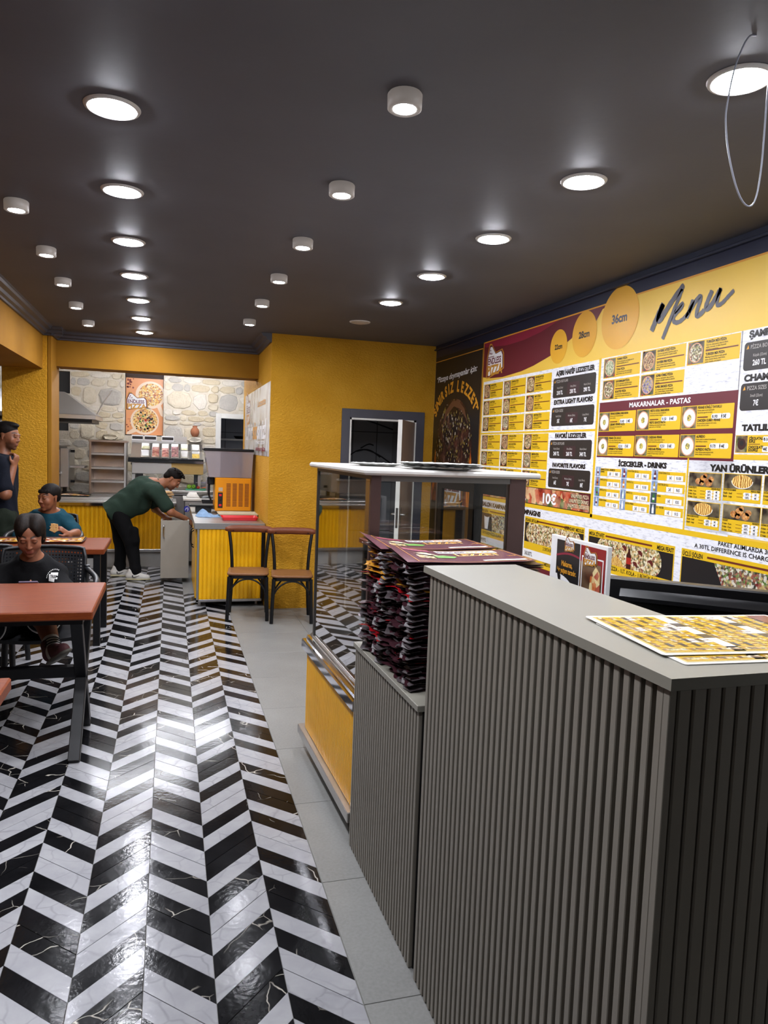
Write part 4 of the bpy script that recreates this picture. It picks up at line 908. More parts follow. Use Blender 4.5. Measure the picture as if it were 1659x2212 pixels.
# campaigns
title('SALON KAMPANYALARI - CAMPAIGNS',-5.74,-4.711,1.145,.035)
def camp(u0,u1,a,b,kind,t1,p1,t2,v1=1.130):
    c=panel('campaign_card',u0,.60,u1,v1,.0024,VY2)
    text(a,u0+.01,v1-.035,.023,VIN,c,.003,None,.03,xs=.78); text(b,u1-.008,v1-.035,.023,VIN,c,.003,None,.03,'R',xs=.78)
    m=MB(); rect(m,u0+.19,v1-.028,u1-.19,v1-.018,.003); m.obj('rule',VBR,c)
    m=MB(); pv0,pv1=v1-.186,v1-.042; rect(m,u0+.008,pv0,u1-.008,pv1,.0028,0)
    cu=(u0+u1)/2; 
    if kind==0:
        fl_(m,[(u0+.25,pv0),(u1-.008,pv0),(u1-.008,pv1),(u0+.22,pv1)],.0031,1); fl_(m,[(u0+.10,pv0+.012),(u0+.16,pv0+.012),(u0+.185,pv1-.02),(u0+.08,pv1-.02)],.0034,2); disc(m,u0+.1325,pv1-.02,.052,.0037,3,.012)
    elif kind==3: fl_(m,[(u0+.24,pv1),(u0+.27,pv1-.05),(u0+.33,pv0),(u1-.008,pv0),(u1-.008,pv1)],.0031,1); fl_(m,[(u0+.33,pv0),(u0+.36,pv0+.03),(u0+.40,pv0+.012),(u0+.45,pv0+.035),(u0+.47,pv0)],.0034,3)
    else:
        hw=(u1-u0)*(.36 if kind==2 else .44); s=[(cu+hw*math.cos(q)*1.06,max(pv0,min(pv1,(pv0+pv1)/2+.15*math.sin(q)))) for q in [i*2*PI/36 for i in range(36)]]; fl_(m,s,.0031,1)
        if kind==2:
            fl_(m,[(cu-.14,pv0),(cu-.02,pv0),(cu-.05,pv0+.035),(cu-.10,pv0+.06),(cu-.16,pv0+.03)],.0034,3)
            fl_(m,[(cu+.0,pv0),(cu+.045,pv0),(cu+.045,pv0+.075),(cu+.032,pv0+.1),(cu+.032,pv0+.118),(cu+.013,pv0+.118),(cu+.013,pv0+.1),(cu+.0,pv0+.075)],.0036,4); rect(m,cu,pv0+.028,cu+.045,pv0+.066,.004,5)
            for du,dv in ((.12,.10),(.22,.06),(-.2,.08),(.08,.03),(-.03,.11)): disc(m,cu+du,pv0+dv,.026,.0034,6,.022,14,-.6,PI-.6)
    m.obj('photo',[VBL,PIZ[6] if kind!=3 else PIZ[7],VWH,FRY if kind!=0 else VBL,vinyl('print_cola','3a100c'),vinyl('print_tomato','a8281e'),vinyl('print_sausage','5f1f1c')],c)
    for i,(t,vt) in enumerate(((t1,pv0-.033),(t2,pv0-.14))): text(t,cu,vt,.024,VIN,c,.003,(u1-u0)*.86 if len(t)>24 else None,.02,'C',xs=.8)
    m=MB(); rect(m,u0,pv0-.115,u1,pv0-.055,.0028); m.obj('price_box',VWH,c); text(p1,u0+.02,pv0-.10,.030,VIN,c,.0032,None,.02,xs=.78)
    m=MB(); rect(m,u0,.60,u1,pv0-.165,.0028); m.obj('maroon_strip',VMA,c)
camp(-5.765,-4.965,'SÜPER ORTA','SUPER MIDDLE',0,'ORTA BOY PİZZA ALANA 1 BARDAK İÇECEK VE','299.99TL','BUY A MEDIUM PIZZA')
camp(-4.945,-4.119,'EFSANE ORTALAR','LEGENDARY MIDDLES',1,'2 ORTA BOY PİZZA','360.00TL','2 MEDIUM PIZZAS')
camp(-4.072,-3.240,'MEGA ZİYAFET','MEGA FEAST',2,'1 BÜYÜK BOY PİZZA - 1LT. KOLA - 1 BÜYÜK PATATES','599.99TL','1 LARGE PIZZA - 1LT. COLA')
camp(-3.187,-2.36,'ÜÇLÜ ŞÖLEN','TRIPLE FEAST',3,'3 ORTA BOY PİZZA','649.99TL','3 MEDIUM PIZZAS')
text('PAKET ALIMLARDA 30TL FARK ALINIR.',-2.928,1.178,.022,VIN,board,.003,.56,.012); text('A 30TL DIFFERENCE IS CHARGED FOR PACKAGES.',-3.094,1.146,.022,VIN,board,.003,.80,.012)

# black promotion poster beside the menu
pp=bpy.data.objects.new('pizza_poster',None); COL.objects.link(pp); tag(pp,'tall black poster with a giant dark pizza at the far end of the right wall','poster'); pp.matrix_world=MW
panel('sheet',-7.045,.6,-5.868,2.527,.001,VBL,pp,th=.001)
m=MB(); rect(m,-7.045,2.478,-5.875,2.486,.0018); rect(m,-5.883,.6,-5.876,2.486,.0018); m.obj('gold_line',VGO,pp)
text('“Pizzaya doymayanlar için:',-6.985,2.275,.056,VWH,pp,.002,1.0,.012,'L',.35,rot=.03)
s='SINIRSIZ LEZZET”'; n=len(s)
wd=[.5 if ch=='I' else (.55 if ch in ' ”' else 1) for ch in s]; tot=sum(wd); acc=0
for ch,w_ in zip(s,wd):
    a=PI*.93-(acc+w_/2)/tot*PI*.86; acc+=w_
    if ch!=' ': text(ch,-6.49+.50*math.cos(a),1.86+.30*math.sin(a),.098,VOR,pp,.002,None,.05,'C',rot=(a-PI/2)*.75,xs=.85)
m=MB(); P=[(-6.49+.46*math.cos(q),1.62+.47*math.sin(q)*(1 if math.sin(q)>0 else .5)) for q in [i*2*PI/60 for i in range(60)]]; fl_(m,P,.002); m.obj('pizza_photo',PIZ[5],pp)
k=N('print_flame',.4); nz=k.noise(9,3,.6,k.co('Object',(2,.6,1))); k.col(k.ramp(nz.outputs[0],((.35,'1c1a1b'),(.5,'8a3c12'),(.65,'d9781c'))))
m=MB()
for u0,s in ((-6.97,1),(-6.03,-1)): fl_(m,[(u0-.05*s,1.1),(u0+.16*s,1.1),(u0+.10*s,1.35),(u0+.05*s,1.50),(u0+.015*s,1.62),(u0-.01*s,1.5),(u0-.045*s,1.4)],.0024)
m.obj('flames',k.m,pp)
logo(pp,-6.45,1.23,1.5,.003)
m=MB(); fl_(m,[(-6.80+.0,1.80),(-6.72,1.98),(-6.55,2.07),(-6.40,2.07),(-6.24,1.99),(-6.14,1.84),(-6.20,1.90),(-6.34,1.99),(-6.50,2.02),(-6.66,1.95)],.0023); m.obj('crust_shine',vinyl('print_crust_brown','6b4632'),pp)
# ------------------------------------------------------------------ doorway in the back wall
CAS=M('casing_slate','45454f',.4); DWH=M('door_white','e6e4dd',.35); DTP=M('door_taupe','a39184',.4)
m=MB(); m.box((1.602,7.03,0),(1.684,7.05,1.978),0,.002); m.box((2.371,7.03,0),(2.456,7.05,1.978),0,.002); m.box((1.684,7.03,1.892),(2.371,7.05,1.978),0,.002)
dr=m.obj('door_1',CAS); dr['kind']='structure'
m=MB(); m.box((1.684,7.035,0),(1.701,7.19,1.892)); m.box((2.345,7.035,0),(2.371,7.19,1.892)); m.box((1.684,7.035,1.874),(2.371,7.19,1.892)); m.obj('door_frame',DWH,dr)
hx,hy=2.343,7.05; dx,dy=2.035-hx,6.50-hy; L=math.hypot(dx,dy); ang=math.atan2(dy,dx)
lf=MB().box((0,-.02,.01),(L,.02,1.87),0,.002).obj('door_leaf',DTP,dr,(hx,hy,0),(0,0,ang))
MB().box((L-.001,-.0202,.01),(L+.003,.0202,1.87)).obj('edge_strip',DWH,lf); 
for s in (-1,1):
    m=MB(); m.box((L-.075,s*.02,.86),(L-.035,s*.026,1.06),0,.002); m.tube([(L-.055,s*.022,.985),(L-.055,s*.06,.985),(L-.075,s*.066,.985),(L-.17,s*.066,.985)],.009,8,0,1); m.obj('door_handle',STL,lf)
MB().box((L+.002,-.011,.86),(L+.005,.011,1.05)).obj('lock_plate',STD,lf)
for z in (.3,1.62): MB().cyl((0,-.022,z),(0,-.022,z+.1),.008).obj('hinge',STD,lf)
# branch print on the store room tiles
m=MB()
for pts in ([(2.05,8.595,1.50),(2.2,8.595,1.60),(2.4,8.595,1.55),(2.6,8.595,1.42)],[(2.2,8.595,1.6),(2.3,8.595,1.66),(2.36,8.595,1.64)],[(2.0,8.595,2.0),(2.3,8.595,1.93),(2.6,8.595,1.84)],[(2.15,8.595,1.56),(2.3,8.595,1.60),(2.45,8.595,1.50)]): m.tube(pts,.008,6,0,2,1)
tag(m.obj('branch_decoration',M('branch_print','1b1b1d',.5)),'dark leafless branch on the tiled wall seen through the open doorway','decoration')

# ------------------------------------------------------------------ kitchen stone wall with single stones
MOR=N('stone_mortar',.9,0,.2); a=MOR.noise(12,5,.65); MOR.col(MOR.ramp(a.outputs[0],((.3,'cfc5b2'),(.7,'e0d8c8')))); MOR.bump(MOR.noise(45,4).outputs[0],.5,.01)
def stonemat(nm,c1,c2,c3):
    k=N(nm,.9,0,.2); a=k.noise(9,6,.65); b=k.noise(45,4,.6); oi=k.n('ObjectInfo')
    k.col(k.mix(.5,k.ramp(a.outputs[0],((.3,c1),(.55,c2),(.75,c3))),k.ramp(b.outputs[0],((.3,c3),(.7,c2))))); k.bump(b.outputs[0],.7,.012); return k.m
STM=[stonemat('stone_cream','bcae92','d9cdb4','e8dfcc'),stonemat('stone_grey','a5a097','c0bab0','d2cdc2'),stonemat('stone_ochre','bfae8c','d0c1a2','ded2ba'),stonemat('stone_pale','c9c0b0','ded6c7','ebe4d8')]
YWL=11.6; holes=[(.70,1.45,-.1,2.06),(-.665,-.115,1.67,2.60),(-1.95,-1.42,2.24,2.56),(-1.75,-1.44,1.70,1.85)]
w=MB(); xs_=[-4.1,-1.95,-1.75,-1.44,-1.42,-.665,-.115,.70,1.45,2.7]; 
zs_=[0,1.67,1.70,1.85,2.06,2.24,2.56,2.60,HC]
for x0,x1 in zip(xs_,xs_[1:]):
    z0=None
    for a_,b_ in zip(zs_,zs_[1:]):
        cx,cz=(x0+x1)/2,(a_+b_)/2; inh=any(h[0]<=cx<=h[1] and h[2]<=cz<=h[3] for h in holes)
        if not inh:
            if z0 is None: z0=a_
        elif z0 is not None: w.box((x0,YWL,z0),(x1,YWL+.12,a_)); z0=None
    if z0 is not None: w.box((x0,YWL,z0),(x1,YWL+.12,HC))
SW=struct('wall_kitchen',w,MATS['stone_mortar'])
rs=random.Random(11); ns=0
def stone(x0,x1,z0,z1,proud,mt,name='stone'):
    global ns
    n=rs.choice((7,8,9,10)); cx,cz=(x0+x1)/2,(z0+z1)/2; hw,hh=(x1-x0)/2,(z1-z0)/2; P=[]
    for i in range(n):
        a=2*PI*(i+rs.uniform(-.25,.25))/n; c,s=math.cos(a),math.sin(a); q=(abs(c)**3+abs(s)**3)**(-1/3)*rs.uniform(.9,1.05)
        P.append((hw*c*min(q,1.12),hh*s*min(q,1.12)))
    m=MB(); vs=[(p[0],.0,p[1]) for p in P]+[(p[0]*.96,-proud*.7,p[1]*.94) for p in P]+[(p[0]*.8+rs.uniform(-.006,.006),-proud*rs.uniform(.8,1.15),p[1]*.78) for p in P]
    m.add(vs,[(i,n+i,n+(i+1)%n,(i+1)%n) for i in range(n)]+[(n+i,2*n+i,2*n+(i+1)%n,n+(i+1)%n) for i in range(n)],0,False); m.add(vs[2*n:],[tuple(range(n))],0)
    m.f=[f[::-1] for f in m.f]
    m.obj(name,mt,SW,(cx,YWL,cz)); ns+=1
z=.78
while z<HC-.03:
    h=rs.choice((.06,.09,.12,.17,.22,.27)); h=min(h,HC-z)
    x=-2.3+rs.uniform(-.1,.1)
    while x<1.6:
        wd=rs.uniform(.10,.30)*(1.45 if h>.16 else 1); x1=x+wd
        segs=[(x,x1)]
        for ha in holes:
            if z+h>ha[2]-.01 and z<ha[3]+.01:
                ns_=[]
                for a_,b_ in segs:
                    if b_<=ha[0] or a_>=ha[1]: ns_.append((a_,b_))
                    else:
                        if a_<ha[0]-.03: ns_.append((a_,ha[0]-.005))
                        if b_>ha[1]+.03: ns_.append((ha[1]+.005,b_))
                segs=ns_
        for a_,b_ in segs:
            if b_-a_>.05 and ns<292:
                mt=rs.choices(STM,(4,3,2,3))[0]; pr_=rs.uniform(.006,.024)
                if h>.19 and rs.random()<.45:
                    k_=h*rs.uniform(.4,.6); stone(a_+.003,b_-.003,z+.003,z+k_-.002,pr_,mt); stone(a_+.003,b_-.003,z+k_+.002,z+h-.003,pr_,rs.choice(STM))
                else: stone(a_+.003,b_-.003,z+.003,z+h-.003,pr_,mt)
        x=x1
    z+=h
# ledge stones
stone(.24,.46,1.59,1.685,.16,STM[3],'ledge_stone'); stone(-.98,-.74,1.585,1.68,.12,STM[0],'ledge_stone')
# recess backs
w=MB(); w.box((-2.0,YWL+.121,1.6),(.0,YWL+.14,2.62)); struct('wall_recess',w,M('recess_dark','2a2826',.7))
# dark room beyond the white kitchen doorway
w=MB(); w.box((.4,13.0,0),(2.7,13.1,HC)); w.box((.55,11.72,0),(.6,13,HC)); struct('wall_pantry',w,MATS['store_tile'])
m=MB(); m.box((.655,11.55,0),(.735,11.6,2.06),0,.003); m.box((1.42,11.55,0),(1.5,11.6,2.06),0,.003); m.box((.735,11.55,1.985),(1.42,11.6,2.06),0,.003); m.box((.70,11.6,0),(.735,11.72,2.0)); m.box((1.42,11.6,0),(1.45,11.72,2.0)); m.box((.735,11.6,1.985),(1.42,11.72,2.06))
o=m.obj('door_2',DWH); o['kind']='structure'
t=thing('pantry_shelf','pale shelf board in the dark room behind the white kitchen doorway','shelf',(1.2,12.8,1.66)); MB().box((-.55,-.2,0),(.5,.2,.03)).obj('board',DWH,t)
for x in (-.4,.4): MB().bar((x,.19,-.15),(x,-.12,0),.02,.02).obj('bracket',STD,t)
t=thing('frying_pan','black frying pan lying on the pantry shelf in the dark room','pan',(1.16,12.75,1.69)); MB().lathe([(0,0),(.10,0),(.135,.05),(.14,.05),(.105,-.004+.008),(0,.008)],24).obj('pan_body',BLK,t); MB().bar((.13,0,.045),(.34,-.05,.10),.025,.012,bev=.003).obj('handle',BLK,t)

# ------------------------------------------------------------------ pizza poster in the niche
m4=Matrix(((1,0,0,-.39),(0,0,-1,11.70),(0,1,0,1.685),(0,0,0,1)))
t=bpy.data.objects.new('niche_poster',None); COL.objects.link(t); tag(t,'orange poster with two round pizzas on wooden boards in the stone wall niche','poster'); t.matrix_world=m4
WDB=M('timber_dark','3a2519',.6); POR=vinyl('poster_peach','e39b66'); PWD=vinyl('poster_board','ead2b8')
panel('sheet',-.265,.0,.268,.845,.01,POR,t,th=.01)
m=MB(); disc(m,.085,.60,.215,.0115,0,.205,40); disc(m,.005,.21,.205,.0115,0,.205,40); fl_(m,[(.16,.47),(.22,.50),(.268,.36),(.268,.28),(.235,.30)],.0113); fl_(m,[(-.15,.10),(-.10,.05),(-.21,-.0),(-.25,.0),(-.25,.03)],.0113); m.obj('serving_boards',PWD,t)
m=MB(); disc(m,.09,.605,.175,.0125,0,.168,40); disc(m,.01,.215,.178,.0125,1,.178,40)
for i in range(26): disc(m,.01+R(-.13,.13),.215+R(-.13,.13),R(.008,.017),.013,2,None,9)
for du,dv in ((-.03,.06),(.07,-.03),(.02,-.09),(-.07,-.02)): fl_(m,[(.01+du-.02,.215+dv),(.01+du,.215+dv+.022),(.01+du+.022,.215+dv),(.01+du,.215+dv-.012)],.0134,3)
fl_(m,[(0,.2),(.035,.2),(.035,.24),(0,.24)],.0136,4); m.obj('pizza_photo',[PIZ[8],PIZ[8],VBL,vinyl('print_basil','4f8a2a'),vinyl('print_tomato','a8281e')],t)
m=MB()
for i in range(14): disc(m,-.25+R(0,.09),.66+R(0,.18),R(.008,.018),.0112,0,None,8)
for i in range(8): disc(m,-.25+R(0,.06),.02+R(0,.25),R(.006,.016),.0112,0,None,8)
m.obj('spices',vinyl('print_spice','7a241a'),t)
logo(t,-.115,.475,.95,.015)
m=MB(); m.box((-.265,.85,.0),(.265,.905,.03)); m.box((-.265,.872,.03),(.265,.905,.05)); m.obj('timber_lintel',WDB,t)

# ------------------------------------------------------------------ hood, oven, rack
STL_TINT=M('steel_reflection_tint','b8a698',.3,.95)  # steel colour warmed to stand in for coppery reflections
t=thing('extractor_hood','big sloping stainless steel extractor hood over the oven','hood',(-1.6,10.2,1.79))
lo=[(-2.5,9.75),(-.90,9.75),(-.90,10.75),(-2.5,10.75)]; hi=[(-2.2,10.0),(-1.29,10.0),(-1.29,10.6),(-2.2,10.6)]
m=MB(); vs=[(x+1.6,y-10.2,.095) for x,y in lo]+[(x+1.6,y-10.2,.375) for x,y in hi]; m.add(vs,[(i,(i+1)%4,4+(i+1)%4,4+i) for i in range(4)]+[(4,5,6,7)]); m.obj('canopy',STL,t)
m=MB(); m.box((-.9,-.45,.04),(.70,.55,.095),0,.004); m.obj('rim',STL,t); MB().box((-.87,-.42,0),(.655,.52,.04)).obj('filter_frame',BLK,t)
MB().tube([(.69,-.2,.10),(.72,.4,.30),(.76,1.32,.52)],.010,6).obj('hanger_chain',STL,t)
t=thing('pizza_oven','stainless steel conveyor pizza oven behind the left pillar','oven',(-1.8,10.65,0))
MB().box((-.55,-.3,.93),(.42,.32,1.44),0,.006).obj('oven_body',STL,t); MB().box((.42,-.33,.95),(.52,.30,1.46),0,.004).obj('end_panel',STL,t); MB().box((-.55,-.31,1.44),(.42,.32,1.475)).obj('top_cap',STD,t)
MB().box((-.5,-.315,1.15),(.40,-.295,1.23)).obj('oven_mouth',BLK,t); MB().box((.1,-.42,1.12),(.44,-.30,1.15),0,.004).obj('conveyor_tray',STL,t); MB().box((.52,-.2,1.2),(.70,.2,1.23),0,.004).obj('outfeed_tray',STL,t)
for z in (1.02,1.42): MB().cyl((.52,-.1,z),(.57,-.1,z),.018).obj('knob',BLK,t)
for x in (-.5,.4):
    for y in (-.25,.27): MB().box((x-.025,y-.025,0),(x+.025,y+.025,.93)).obj('leg',STD,t)
MB().box((-.5,-.27,.72),(.62,.3,.86),0,.004).obj('lower_box',STD,t)
t=thing('steel_shelf_rack','tall steel rack with four shelves and a back tinted with coppery reflections between oven and topping station','rack',(-.815,10.72,0))
for x in (-.235,.205): MB().box((x,-.2,.0),(x+.028,.2,1.56),0,.003).obj('side_frame',STL_TINT if x<0 else STL,t)
MB().box((-.235,.17,.3),(.235,.19,1.56)).obj('back_panel',STL_TINT,t); MB().box((-.245,-.21,1.555),(.245,.21,1.585),0,.004).obj('top_panel',STL_TINT,t)
for z in (.65,.83,1.01,1.19,1.38): MB().box((-.21,-.2,z),(.207,.18,z+.03),0,.003).obj('shelf',STL,t)

# ------------------------------------------------------------------ topping station and worktop
t=thing('topping_station','raised stainless topping station holding ingredient pans along the stone wall','food station',(-.05,10.8,0))
X0,X1=-.48,.49
MB().box((X0+.02,-.22,1.145),(X1,.25,1.335),0,.004).obj('cabinet',STL,t); CARD=M('cardboard_tan','c2a262',.7)
MB().box((.06,-.228,1.15),(X1,-.222,1.325)).obj('tan_panel',CARD,t)
MB().box((X0-.03,-.26,1.335),(X1,-.2,1.362),0,.004).obj('front_rail',BLK,t)
MB().box((X0-.03,-.262,1.30),(X1,-.255,1.336)).obj('front_lip',CHR,t)
ti=math.atan2(.20,.44)
def tp(x,s,h=0): return (x,-.21+s*.44-h*math.sin(ti),1.365+s*.20+h*math.cos(ti))
m=MB(); m.add([tp(X0,0,-.05),tp(X0+.14,0,-.05),tp(X0+.14,1,-.05),tp(X0,1,-.05)],[(0,1,2,3)]); 
for a_,b_ in ((X0,X0+.135),):
    m.add([tp(a_,0),tp(b_,0),tp(b_,1),tp(a_,1)],[(0,1,2,3)])
m.add([tp(X0,1.02),tp(X1,1.02),tp(X1,1.02,-.1),tp(X0,1.02,-.1)],[(3,2,1,0)]); m.add([tp(X0,0,-.11),tp(X1,0,-.11),tp(X1,1,-.11),tp(X0,1,-.11)],[(0,1,2,3)]); m.obj('rail_frame',STL,t)
FILL={'onion':speckle('food_onion',('d9d8b8','b8c088','e8e6d0','c9c9a0'),70),'meat':speckle('food_sliced_meat',('8a2a34','6f1f2c','a0454c','b87478'),28),'corn':speckle('food_corn',('d9b020','e8c83a','b8901a'),80),'beet':speckle('food_purple',('641a3c','7f284e','4c122d','964268'),60),'pale':M('food_cheese','aaa494',.6),'none':STD}
def pan(x0,x1,s0,s1,fill,lv=.55):
    m=MB(); g=.006
    P=[(x0+g,s0+g*2),(x1-g,s0+g*2),(x1-g,s1-g*2),(x0+g,s1-g*2)]
    c=((x0+x1)/2,(s0+s1)/2)
    def rr(f): return [(c[0]+(p[0]-c[0])*f,c[1]+(p[1]-c[1])*f) for p in rrect(x0+g,s0+g,x1-g,s1-g,.018,4)]
    A,B,Cc=rr(1.0),rr(.88),rr(.80); n=len(A)
    vs=[tp(*p,.004) for p in A]+[tp(*p,.006) for p in B]+[tp(*p,-.09) for p in Cc]
    m.add(vs,[(i,(i+1)%n,n+(i+1)%n,n+i) for i in range(n)]+[(n+i,n+(i+1)%n,2*n+(i+1)%n,2*n+i) for i in range(n)]+[tuple(range(2*n,3*n))],0,True)
    o=m.obj('ingredient_pan',STL,t)
    if fill:
        f=MB(); fp=rr(.85); k_=len(fp); vs=[tp(*p,-.09+.09*lv) for p in fp]+[tp(*c,-.09+.09*lv+.02)]
        f.add(vs,[(i,(i+1)%k_,k_) for i in range(k_)],0,True); f.obj('filling',FILL[fill],o)
for a_,b_,q in ((-.36,-.225,((0,.52,'pale',.15),(.54,1,'onion',.6))),(-.215,-.095,((0,1,'meat',.6),)),(-.085,.035,((0,1,'meat',.45),)),(.045,.165,((0,1,'beet',.75),)),(.175,.295,((0,.52,'pale',.15),(.54,1,'onion',.5))),(.325,.455,((0,.52,'corn',.7),(.54,1,None,0)))):
    for s0,s1,f,lv in q: pan(a_,b_,s0,s1,f,lv)
for x in (X0+.04,X1-.05):
    MB().box((x-.02,-.16,.935),(x+.02,-.12,1.145)).obj('post',STL,t); MB().box((x-.02,.18,.935),(x+.02,.22,1.145)).obj('post',STL,t)
for x in (X0+.07,X1-.12): MB().box((x,.0,.94),(x+.09,.02,1.145)).obj('grey_back_panel',M('panel_grey','55585c',.5),t)
t=thing('price_strip','row of small printed price cards standing above the topping pans','sign',(-.2,11.08,1.60))
for i,(x0,x1) in enumerate(((-.34,-.18),(-.17,.0),(.07,.24),(.26,.42))):
    c=MB().box((x0,0,0),(x1,.004,.075)).obj('card',VWH if i<3 else VGR,t)
    if i<3: MB().box((x0+.008,-.002,.018),(x1-.008,0,.058)).obj('dark_field',VDK,c)
MB().box((-.34,.004,-.15),(.42,.012,0)).obj('backing',STL,t)
t=thing('kitchen_worktop','stainless kitchen worktop below the topping station','worktop',(.05,10.75,0))
MB().box((-.6,-.4,.905),(.62,.46,.935),0,.004).obj('top',STL,t); MB().box((-.58,-.33,.05),(.28,.4,.905)).obj('under_cabinet',STL,t); MB().box((.0,-.345,.86),(.27,-.33,.872)).obj('dark_gap',BLK,t)
MB().box((.285,-.36,.0),(.315,-.32,.905)).obj('leg',STD,t); MB().box((.58,-.36,.0),(.61,-.32,.905)).obj('leg',STD,t)
# food on the worktop
GRN=M('board_green','2f8a63',.5)
tag(MB().box((-.16,-.12,0),(.16,.12,.014),0,.003).obj('cutting_board',GRN,None,(.36,10.56,.936)),'green plastic cutting board on the kitchen worktop','cutting board')
def pepper(label,x,y,c,s):
    m=MB(); m.lathe([(0,0),(.018,.002),(.03,.015),(.032,.035),(.022,.05),(.008,.05),(0,.045)],12,0,mat=Matrix.Rotation(1.3,4,'X')@Matrix.Scale(s,4)); o=m.obj('pepper',M('pepper_'+c,c,.35),None,(x,y,.952+.02*s)); tag(o,label,'pepper')
    MB().cyl((0,-.05*s,.012),(0,-.066*s,.02),.004).obj('stem',M('pepper_stem','4f7a2a',.5),o)
pepper('light green pepper, left of the two on the cutting board','x' and .25,10.58,'86b62c',1.0); pepper('light green pepper, right of the two on the cutting board',.31,10.60,'74a826',1.0)
pepper('small red tomato on the cutting board beside the green peppers',.375,10.56,'b8322a',.7)
m=MB(); m.lathe([(0,0),(.004,.01),(.014,.12),(.012,.135),(0,.138)],10,0,mat=Matrix.Rotation(PI/2-.1,4,'Y')); tag(m.obj('carrot',M('carrot_orange','d8702a',.5),None,(.40,10.53,.965)),'orange carrot at the right end of the green cutting board','carrot')
t=thing('food_box','clear lidded food box with purple filling behind the cutting board','box',(.42,10.85,.9355)); 
k=N('box_clear',.15); tr=k.n('BsdfTransparent'); mx=k.n('MixShader'); mx.inputs[0].default_value=.35; k.col('d8d8e0'); k.l(tr.outputs[0],mx.inputs[1]); k.l(k.b.outputs[0],mx.inputs[2]); k.l(mx.outputs[0],k.t.nodes['Material Output'].inputs[0])
m=MB(); m.prism(rrect(-.07,-.05,.07,.05,.012),0,.085,'z'); m.obj('tub',k.m,t); MB().prism(rrect(-.062,-.042,.062,.042,.01),.004,.05,'z').obj('filling',FILL['beet'],t); MB().prism(rrect(-.076,-.056,.076,.056,.012),.085,.098,'z').obj('lid',M('lid_lilac','b9b4cc',.3),t)
t=thing('water_bottle','clear plastic water bottle at the right end of the worktop','bottle',(.50,10.45,.9355)); MB().lathe([(.03,0),(.032,.01),(.032,.11),(.026,.135),(.012,.155),(.012,.165)],18).obj('bottle_body',TANK,t); MB().cyl((0,0,.16),(0,0,.178),.014).obj('cap',M('cap_blue','7fa8c8',.4),t)

# vase on the ledge
VAS=M('terracotta','a86a4a',.8,var=.1,vs=18)
o=MB().lathe([(.03,0),(.045,.01),(.062,.045),(.066,.075),(.055,.11),(.034,.135),(.03,.145),(.04,.16),(.036,.162),(.024,.145),(.02,.12)],24).obj('clay_vase',VAS,None,(.345,11.5,1.689)); tag(o,'small terracotta vase on the stone ledge right of the topping station','vase')

# ------------------------------------------------------------------ yellow service counter
t=thing('service_counter','long yellow ribbed service counter with steel top in front of the kitchen','counter',(-.9,9.6,0))
XL,XR=-1.15+.9-.6,.075+.9
MB().box((XL,.03,.23),(XR-.03,.55,.79)).obj('carcass',M('cabinet_dark','2b2a2a',.6),t)
MB().box((XL,-.03,.79),(XR,.62,.832),0,.004).obj('steel_top',STL,t); MB().box((XL,.12,.832),(XR-.04,.6,.868),0,.004).obj('raised_ledge',STL,t); MB().box((XL,-.034,.775),(XR,-.028,.81)).obj('front_edge',CHR,t)
pm=MB(); pm.box((0,0,.232),(.037,.022,.775),0,.005); pm.box((.039,.003,.232),(.051,.02,.775),0,.003); pmm=pm.mesh('panel_strip',BEAD)
for i in range(32):
    x=XR-.07-.0525*i
    if x>XL: link('panel_strip',pmm,t,(x,.008,0))
MB().box((XL,.07,0),(XR-.03,.09,.194)).obj('kick_plate',M('kick_grey','b4b4b0',.4),t); MB().box((XL,.0,.195),(XR-.02,.04,.231),0,.003).obj('bottom_rail',STL,t)
for x in (XL+.1,-.2,.45,XR-.1): MB().box((x-.02,.06,0),(x+.02,.1,.196)).obj('leg',STL,t); MB().box((x-.02,.48,0),(x+.02,.52,.23)).obj('leg',STL,t)
rtray('serving_tray','black tray with coloured paper liner on the long service counter',-1.17,9.9,.869,.40,.3,BLK,.015)
m=MB(); m.sheet(10,6,lambda u,v:((u-.5)*.38,(v-.5)*.27,.002+.01*math.sin(u*5)*math.sin(v*4+1)**2),0,True,.0008); tag(m.obj('paper_liner',FLY,None,(-1.17,9.9,.8795)),'red and white printed paper liner on the service counter tray','paper')
WB=M('pale_wood','cfa873',.5)
for i,(dx_,lab) in enumerate(((0,'round-cornered pale wooden pizza board, lowest of the pile on the service counter'),(.015,'round-cornered pale wooden pizza board, middle of the pile on the service counter'),(-.01,'round-cornered pale wooden pizza board, topmost of the pile on the service counter'))):
    m=MB(); m.prism(rrect(-.10,-.12,.10,.12,.05,5),0,.014,'z'); tag(m.obj('pizza_board',WB,None,(-.075+dx_,9.95,.8685+.0305*i),(0,.0,.1*i)),lab,'board','wooden pizza boards')
    if i<2: tag(MB().box((-.06,-.08,0),(.06,.08,.0155),0,.003).obj('folded_napkins',PAPER,None,(-.075+dx_,9.95,.8830+.0305*i)),'white folded napkins between the pizza boards, %s layer'%('lower' if i==0 else 'upper'),'napkins')
